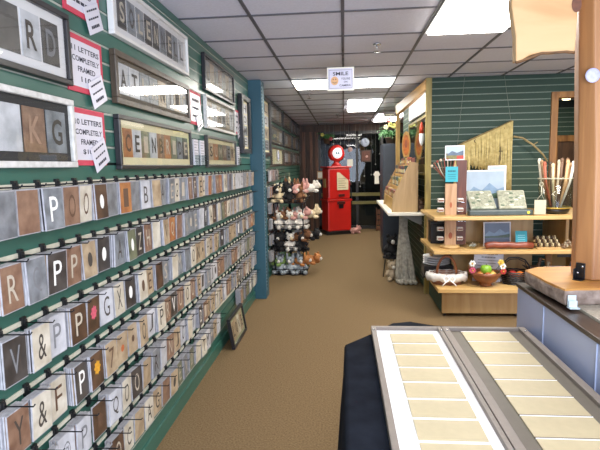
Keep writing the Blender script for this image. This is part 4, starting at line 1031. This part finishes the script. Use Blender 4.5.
for ti, (cl, tn) in enumerate(tiers):
    for k, c in enumerate(cl):
        lay = k >= 6; i = k if not lay else k-6
        if not lay: px_, py_, pz = -.95 + .155*(i % 3), 7.12+.20*(i // 3), TZ[ti]
        else: px_, py_, pz = -.94 + .14*(i % 4), 7.13+.12*(i % 2), TZ[ti]+.13
        if ti == 0 and lay: pz -= .02
        wh = (ORD[i+1] + ' sitting') if not lay else (ORD[i+1] + ' piled on top')
        kd = kinds[(k+ti*2) % 6]
        plush('plush_'+kd, '%s stuffed %s, %s, on the %s tier of the wire rack' % (c, kd, wh, tn), (px_, py_, pz), 1.45, R.uniform(-.5, .7), pm[c], pm['white' if c != 'white' else 'cream'], 'stuffed toys on the wire rack', lying=lay, ears='long' if kd in ('rabbit', 'dog') else 'round')
for k in range(5):
    o = MB().ball((0, 0, 0), (.035, .03, .05), 8).tube([(0, 0, .04), (0, 0, .12)], .003, 4).tube([(-.03, 0, -.03), (-.05, 0, -.07)], .012, 6).tube([(.03, 0, -.03), (.05, 0, -.07)], .012, 6).build('hanging_toy', pm[['black', 'brown', 'grey', 'cream', 'brown'][k]])
    tag(o, '%s toy dangling above the wire rack, %s from the near side' % (['black', 'brown', 'grey', 'cream', 'brown'][k], ORD[k+1]), 'plush toy', 'toys dangling from the left wall')
    put(o, (-1.0+.05*(k % 2), 7.75+.28*k, 1.30+.05*(k % 2)), PI/2)
    # their wall hook
    h_ = MB().tube([(XW+.005+1.0-.05*(k % 2), 0, .12), (0, 0, .12)], .004, 5).build('hanging_toy_hook', blackm)
    put(h_, (-1.0+.05*(k % 2), 7.75+.28*k, 1.305+.05*(k % 2)))
    tag(h_, 'short black wall hook, %s from the near side above the wire rack' % ORD[k+1], 'hook', 'wall hooks holding dangling toys')

# ------------------------------------------------------------------ gas pump
t = thing('gas_pump', 'tall red vintage gas pump at the back of the aisle', 'gas pump', (-.18, 11.50, 0), rz=.42)
MB().box(-.33, .33, -.22, .26, 0, .08).build('base', black, t, bevel=.01)
MB().box(-.29, .29, -.18, .22, .08, .78).build('lower_cabinet', red, t, bevel=.025)
MB().box(-.31, .31, -.20, .24, .77, .81).build('mid_moulding', red, t, bevel=.012)
MB().box(-.27, .27, -.17, .21, .81, 1.52).build('upper_cabinet', red, t, bevel=.03)
MB().box(-.30, .30, -.20, .24, 1.52, 1.56).build('top_cap', red, t, bevel=.015)
MB().lathe([(.13, 1.56), (.10, 1.60), (.055, 1.63), (.055, 1.70), (.09, 1.71)], seg=20).build('neck', red, t)
Mg = Matrix.Translation((0, 0, 1.855)) @ Matrix.Rotation(PI/2, 4, 'X')
gl = MB().lathe([(.08, -.08), (.175, -.075), (.19, -.04), (.19, .04), (.175, .075), (.08, .08)], seg=30, M=Mg).build('globe', red, t)
MB().lathe([(.001, .086), (.11, .084), (.125, .074), (.001, .074)], seg=30, M=Mg).build('globe_face', mat('lit white globe face', 'f4f6f8', .4, .01, emit=.7), gl)
s = MB(); s.box(-.05, -.012, -.0905, -.0895, 1.83, 1.885).box(.012, .05, -.0905, -.0895, 1.83, 1.885).box(-.012, .012, -.0905, -.0895, 1.85, 1.865); s.torus((0, -.086, 1.855), .095, .006, 'y'); s.build('emblem', mat('dark teal mark', '3d6a78', .5), gl)
pn = MB().box(-.06, .22, -.185, -.172, 1.02, 1.42).build('dial_panel', mat('cream dial panel', 'd9cba4', .5, .08, 10), t, bevel=.004)
s = MB().prism([(.0, 1.42), (.22, 1.24), (.22, 1.42)], -.188, -.185, 'y'); s.build('red_corner', red, pn)
s = MB()
for k in range(5): s.box(-.03, .16-.03*(k % 2), -.188, -.185, 1.07+.05*k, 1.08+.05*k)
s.build('printed_lines', mat('brown ink', '8a6a48', .6), pn)
MB().box(-.02, .12, -.20, -.17, .87, .93).build('coin_plate', mat('dark brown plate', '4d1510', .4), t, bevel=.004)
MB().box(-.06, .12, -.23, -.17, .70, .76).build('dispenser_lip', mat('dark brown plate', '4d1510'), t, bevel=.006)
MB().box(-.02, .09, -.195, -.175, .60, .70).build('chute', black, t)
MB().tube([(.27, 0, 1.15), (.34, -.05, 1.05), (.36, -.06, .75), (.32, -.05, .55), (.29, 0, .62)], .014, 8).build('hose', black, t)
MB().tube([(.29, 0, 1.25), (.34, -.02, 1.22), (.35, -.04, 1.12)], .016, 8).build('nozzle', chrome, t)
MB().box(-.30, -.288, -.08, .06, 1.08, 1.28).build('side_notice', mat('tan notice', 'b98a5a', .6), t)
plush('plush_pig', 'small pink stuffed pig on the floor beside the red gas pump', (.22, 11.45, 0), 1.5, .6, pm['pink'], pm['white'], None, lying=True)
nt_ = tag(MB().box(0, .004, 0, .14, 0, .2).box(.004, .006, .02, .12, .03, .17, 1).build('wall_notice', [mat('tan notice', 'b98a5a', .6), mat('cream card', 'e8e4d4')]), 'small tan notice fixed to the timber posts left of the pump', 'notice')
put(nt_, (-.66, YB-.092, 1.25), -PI/2+.0)

# ornaments hanging in the back window
def ornament(name, label, loc, fn, mats, cat='ornament'):
    o = thing(name, label, cat, loc); b = MB(); fn(b); b.build('ornament_body', mats, o)
    MB().tube([(0, 0, 0), (0, 0, H-.001-loc[2])], .002, 4).build('string', blackm, o)
ornament('round_plaque', 'pink round plaque hanging in the back window', (.15, 12.18, 2.02), lambda b: b.lathe([(.001, .006), (.055, .006), (.06, 0), (.001, 0)], seg=20, M=Matrix.Translation((0, 0, -.065)) @ Matrix.Rotation(PI/2, 4, 'X')), mat('pinkish plaque', 'a88a84', .5, .2, 30), 'plaque')
ornament('white_card', 'white card hanging in the back window right of the pump globe', (.145, 12.18, 1.72), lambda b: b.box(-.07, .07, -.003, .003, -.17, 0), mat('cream card', 'e8e4d4'), 'card')
ornament('wall_clock', 'round blue grey clock hanging in the back window', (.51, 12.18, 2.23), lambda b: (b.lathe([(.001, .01), (.095, .01), (.105, 0), (.001, 0)], seg=24, M=Matrix.Translation((0, 0, -.11)) @ Matrix.Rotation(PI/2, 4, 'X'), m=0), b.box(-.004, .004, -.014, -.011, -.11, -.04, 1), b.box(0, .05, -.014, -.011, -.114, -.106, 1)), [mat('pale blue clock face', 'a3adbf', .4), black], 'clock')
ornament('brown_picture', 'small brown picture hanging under the clock', (.53, 12.18, 1.93), lambda b: (b.box(-.12, .12, -.01, .01, -.28, 0, 0), b.box(-.09, .09, -.012, -.01, -.25, -.03, 1), b.ball((.02, -.012, -.15), (.03, .004, .03), 10, 2)), [mat('dark brown frame', '3b2417'), mat('rust canvas', '5a2f1e', .6, .3, 20), mat('pink figure', 'b98f84')], 'picture')
ornament('white_garment', 'small white garment hanging near the tall cabinet', (.78, 12.1, 1.42), lambda b: b.prism([(-.05, -.30), (.06, -.30), (.05, -.12), (.09, -.08), (.04, 0), (-.03, 0), (-.08, -.08), (-.045, -.12)], -.01, .01, 'y'), mat('cream card', 'e8e4d4'), 'garment')
for k in range(14):
    xx = -.45 + (k*.37) % 1.75; zz = .95 + (k*.53) % 1.2
    o = tag(MB().lathe([(.002, -.02), (.016, 0), (.002, .02)], seg=8).tube([(0, 0, .018), (0, 0, H-.001-zz)], .0015, 3).build('crystal_bead', mat('shiny bead', 'd8d8c8', .2, .1, metal=.4)), 'small shiny bead on a thread in the dark back window', 'bead', 'shiny beads in the back window')
    put(o, (xx, 12.2, zz))
bc = thing('brown_crate', 'reddish brown crate standing by the back window right of the pig', 'crate', (.92, 12.0, 0))
s = MB()
for k in range(4): s.box(-.16, .16, -.14, -.125, .02+.13*k, .12+.13*k)
s.box(-.16, -.145, -.125, .12, 0, .54).box(.145, .16, -.125, .12, 0, .54).build('slats', wood('reddish timber crate', '6b4228', '4a2a18'), bc)

# ------------------------------------------------------------------ lights
def area(name, loc, rot, sx, sy, power, col):
    L = bpy.data.lights.new(name, 'AREA'); L.shape = 'RECTANGLE'; L.size = sx; L.size_y = sy; L.energy = power; L.color = col
    o = bpy.data.objects.new(name, L); C.objects.link(o); o.location = loc; o.rotation_euler = rot; return o
area('shop_window_daylight', (1.2, -2.3, 1.5), (math.radians(80), 0, 0), 4.0, 1.9, 160, (.72, .82, 1.0))
area('ceiling_uplight_fill', (1.2, -2.3, .4), (math.radians(125), 0, 0), 4.0, .8, 170, (.75, .82, 1.0))  # unseen uplight added behind the camera to brighten the ceiling
area('room_beyond_light', (3.3, 7.4, 2.5), (0, 0, 0), 1.2, 1.2, 18, (1, .9, .7))
area('shelf_fill_light', (2.2, 3.9, 2.55), (0, 0, 0), .6, 1.2, 85, (1, .96, .9))  # unseen fill lamp, added to brighten the shelf unit
area('fill_behind_camera', (.3, -.6, 2.55), (0, 0, 0), .6, 1.2, 70, (1, .96, .92))  # unseen overhead lamp, added for extra light near the camera
wd = bpy.data.worlds.new('World'); sc.world = wd; wd.use_nodes = True
wd.node_tree.nodes['Background'].inputs[0].default_value = (.62, .72, 1.0, 1); wd.node_tree.nodes['Background'].inputs[1].default_value = .95

# ------------------------------------------------------------------ camera
yaw, pitch, roll = -0.09040409570294691, -0.11884747811775287, -0.02
f_ = Vector((math.sin(yaw)*math.cos(pitch), math.cos(yaw)*math.cos(pitch), math.sin(pitch)))
r_ = Vector((math.cos(yaw), -math.sin(yaw), 0)); u_ = r_.cross(f_)
r2 = r_*math.cos(roll) + u_*math.sin(roll); u2 = -r_*math.sin(roll) + u_*math.cos(roll)
cd = bpy.data.cameras.new('camera'); cam = bpy.data.objects.new('camera', cd); C.objects.link(cam)
M = Matrix((r2, u2, -f_)).transposed().to_4x4(); M.translation = Vector((0, 0, 1.585))
cam.matrix_world = M
cd.sensor_width = 36; cd.lens = 495/600*36; cd.clip_start = .05; cd.clip_end = 100
sc.camera = cam
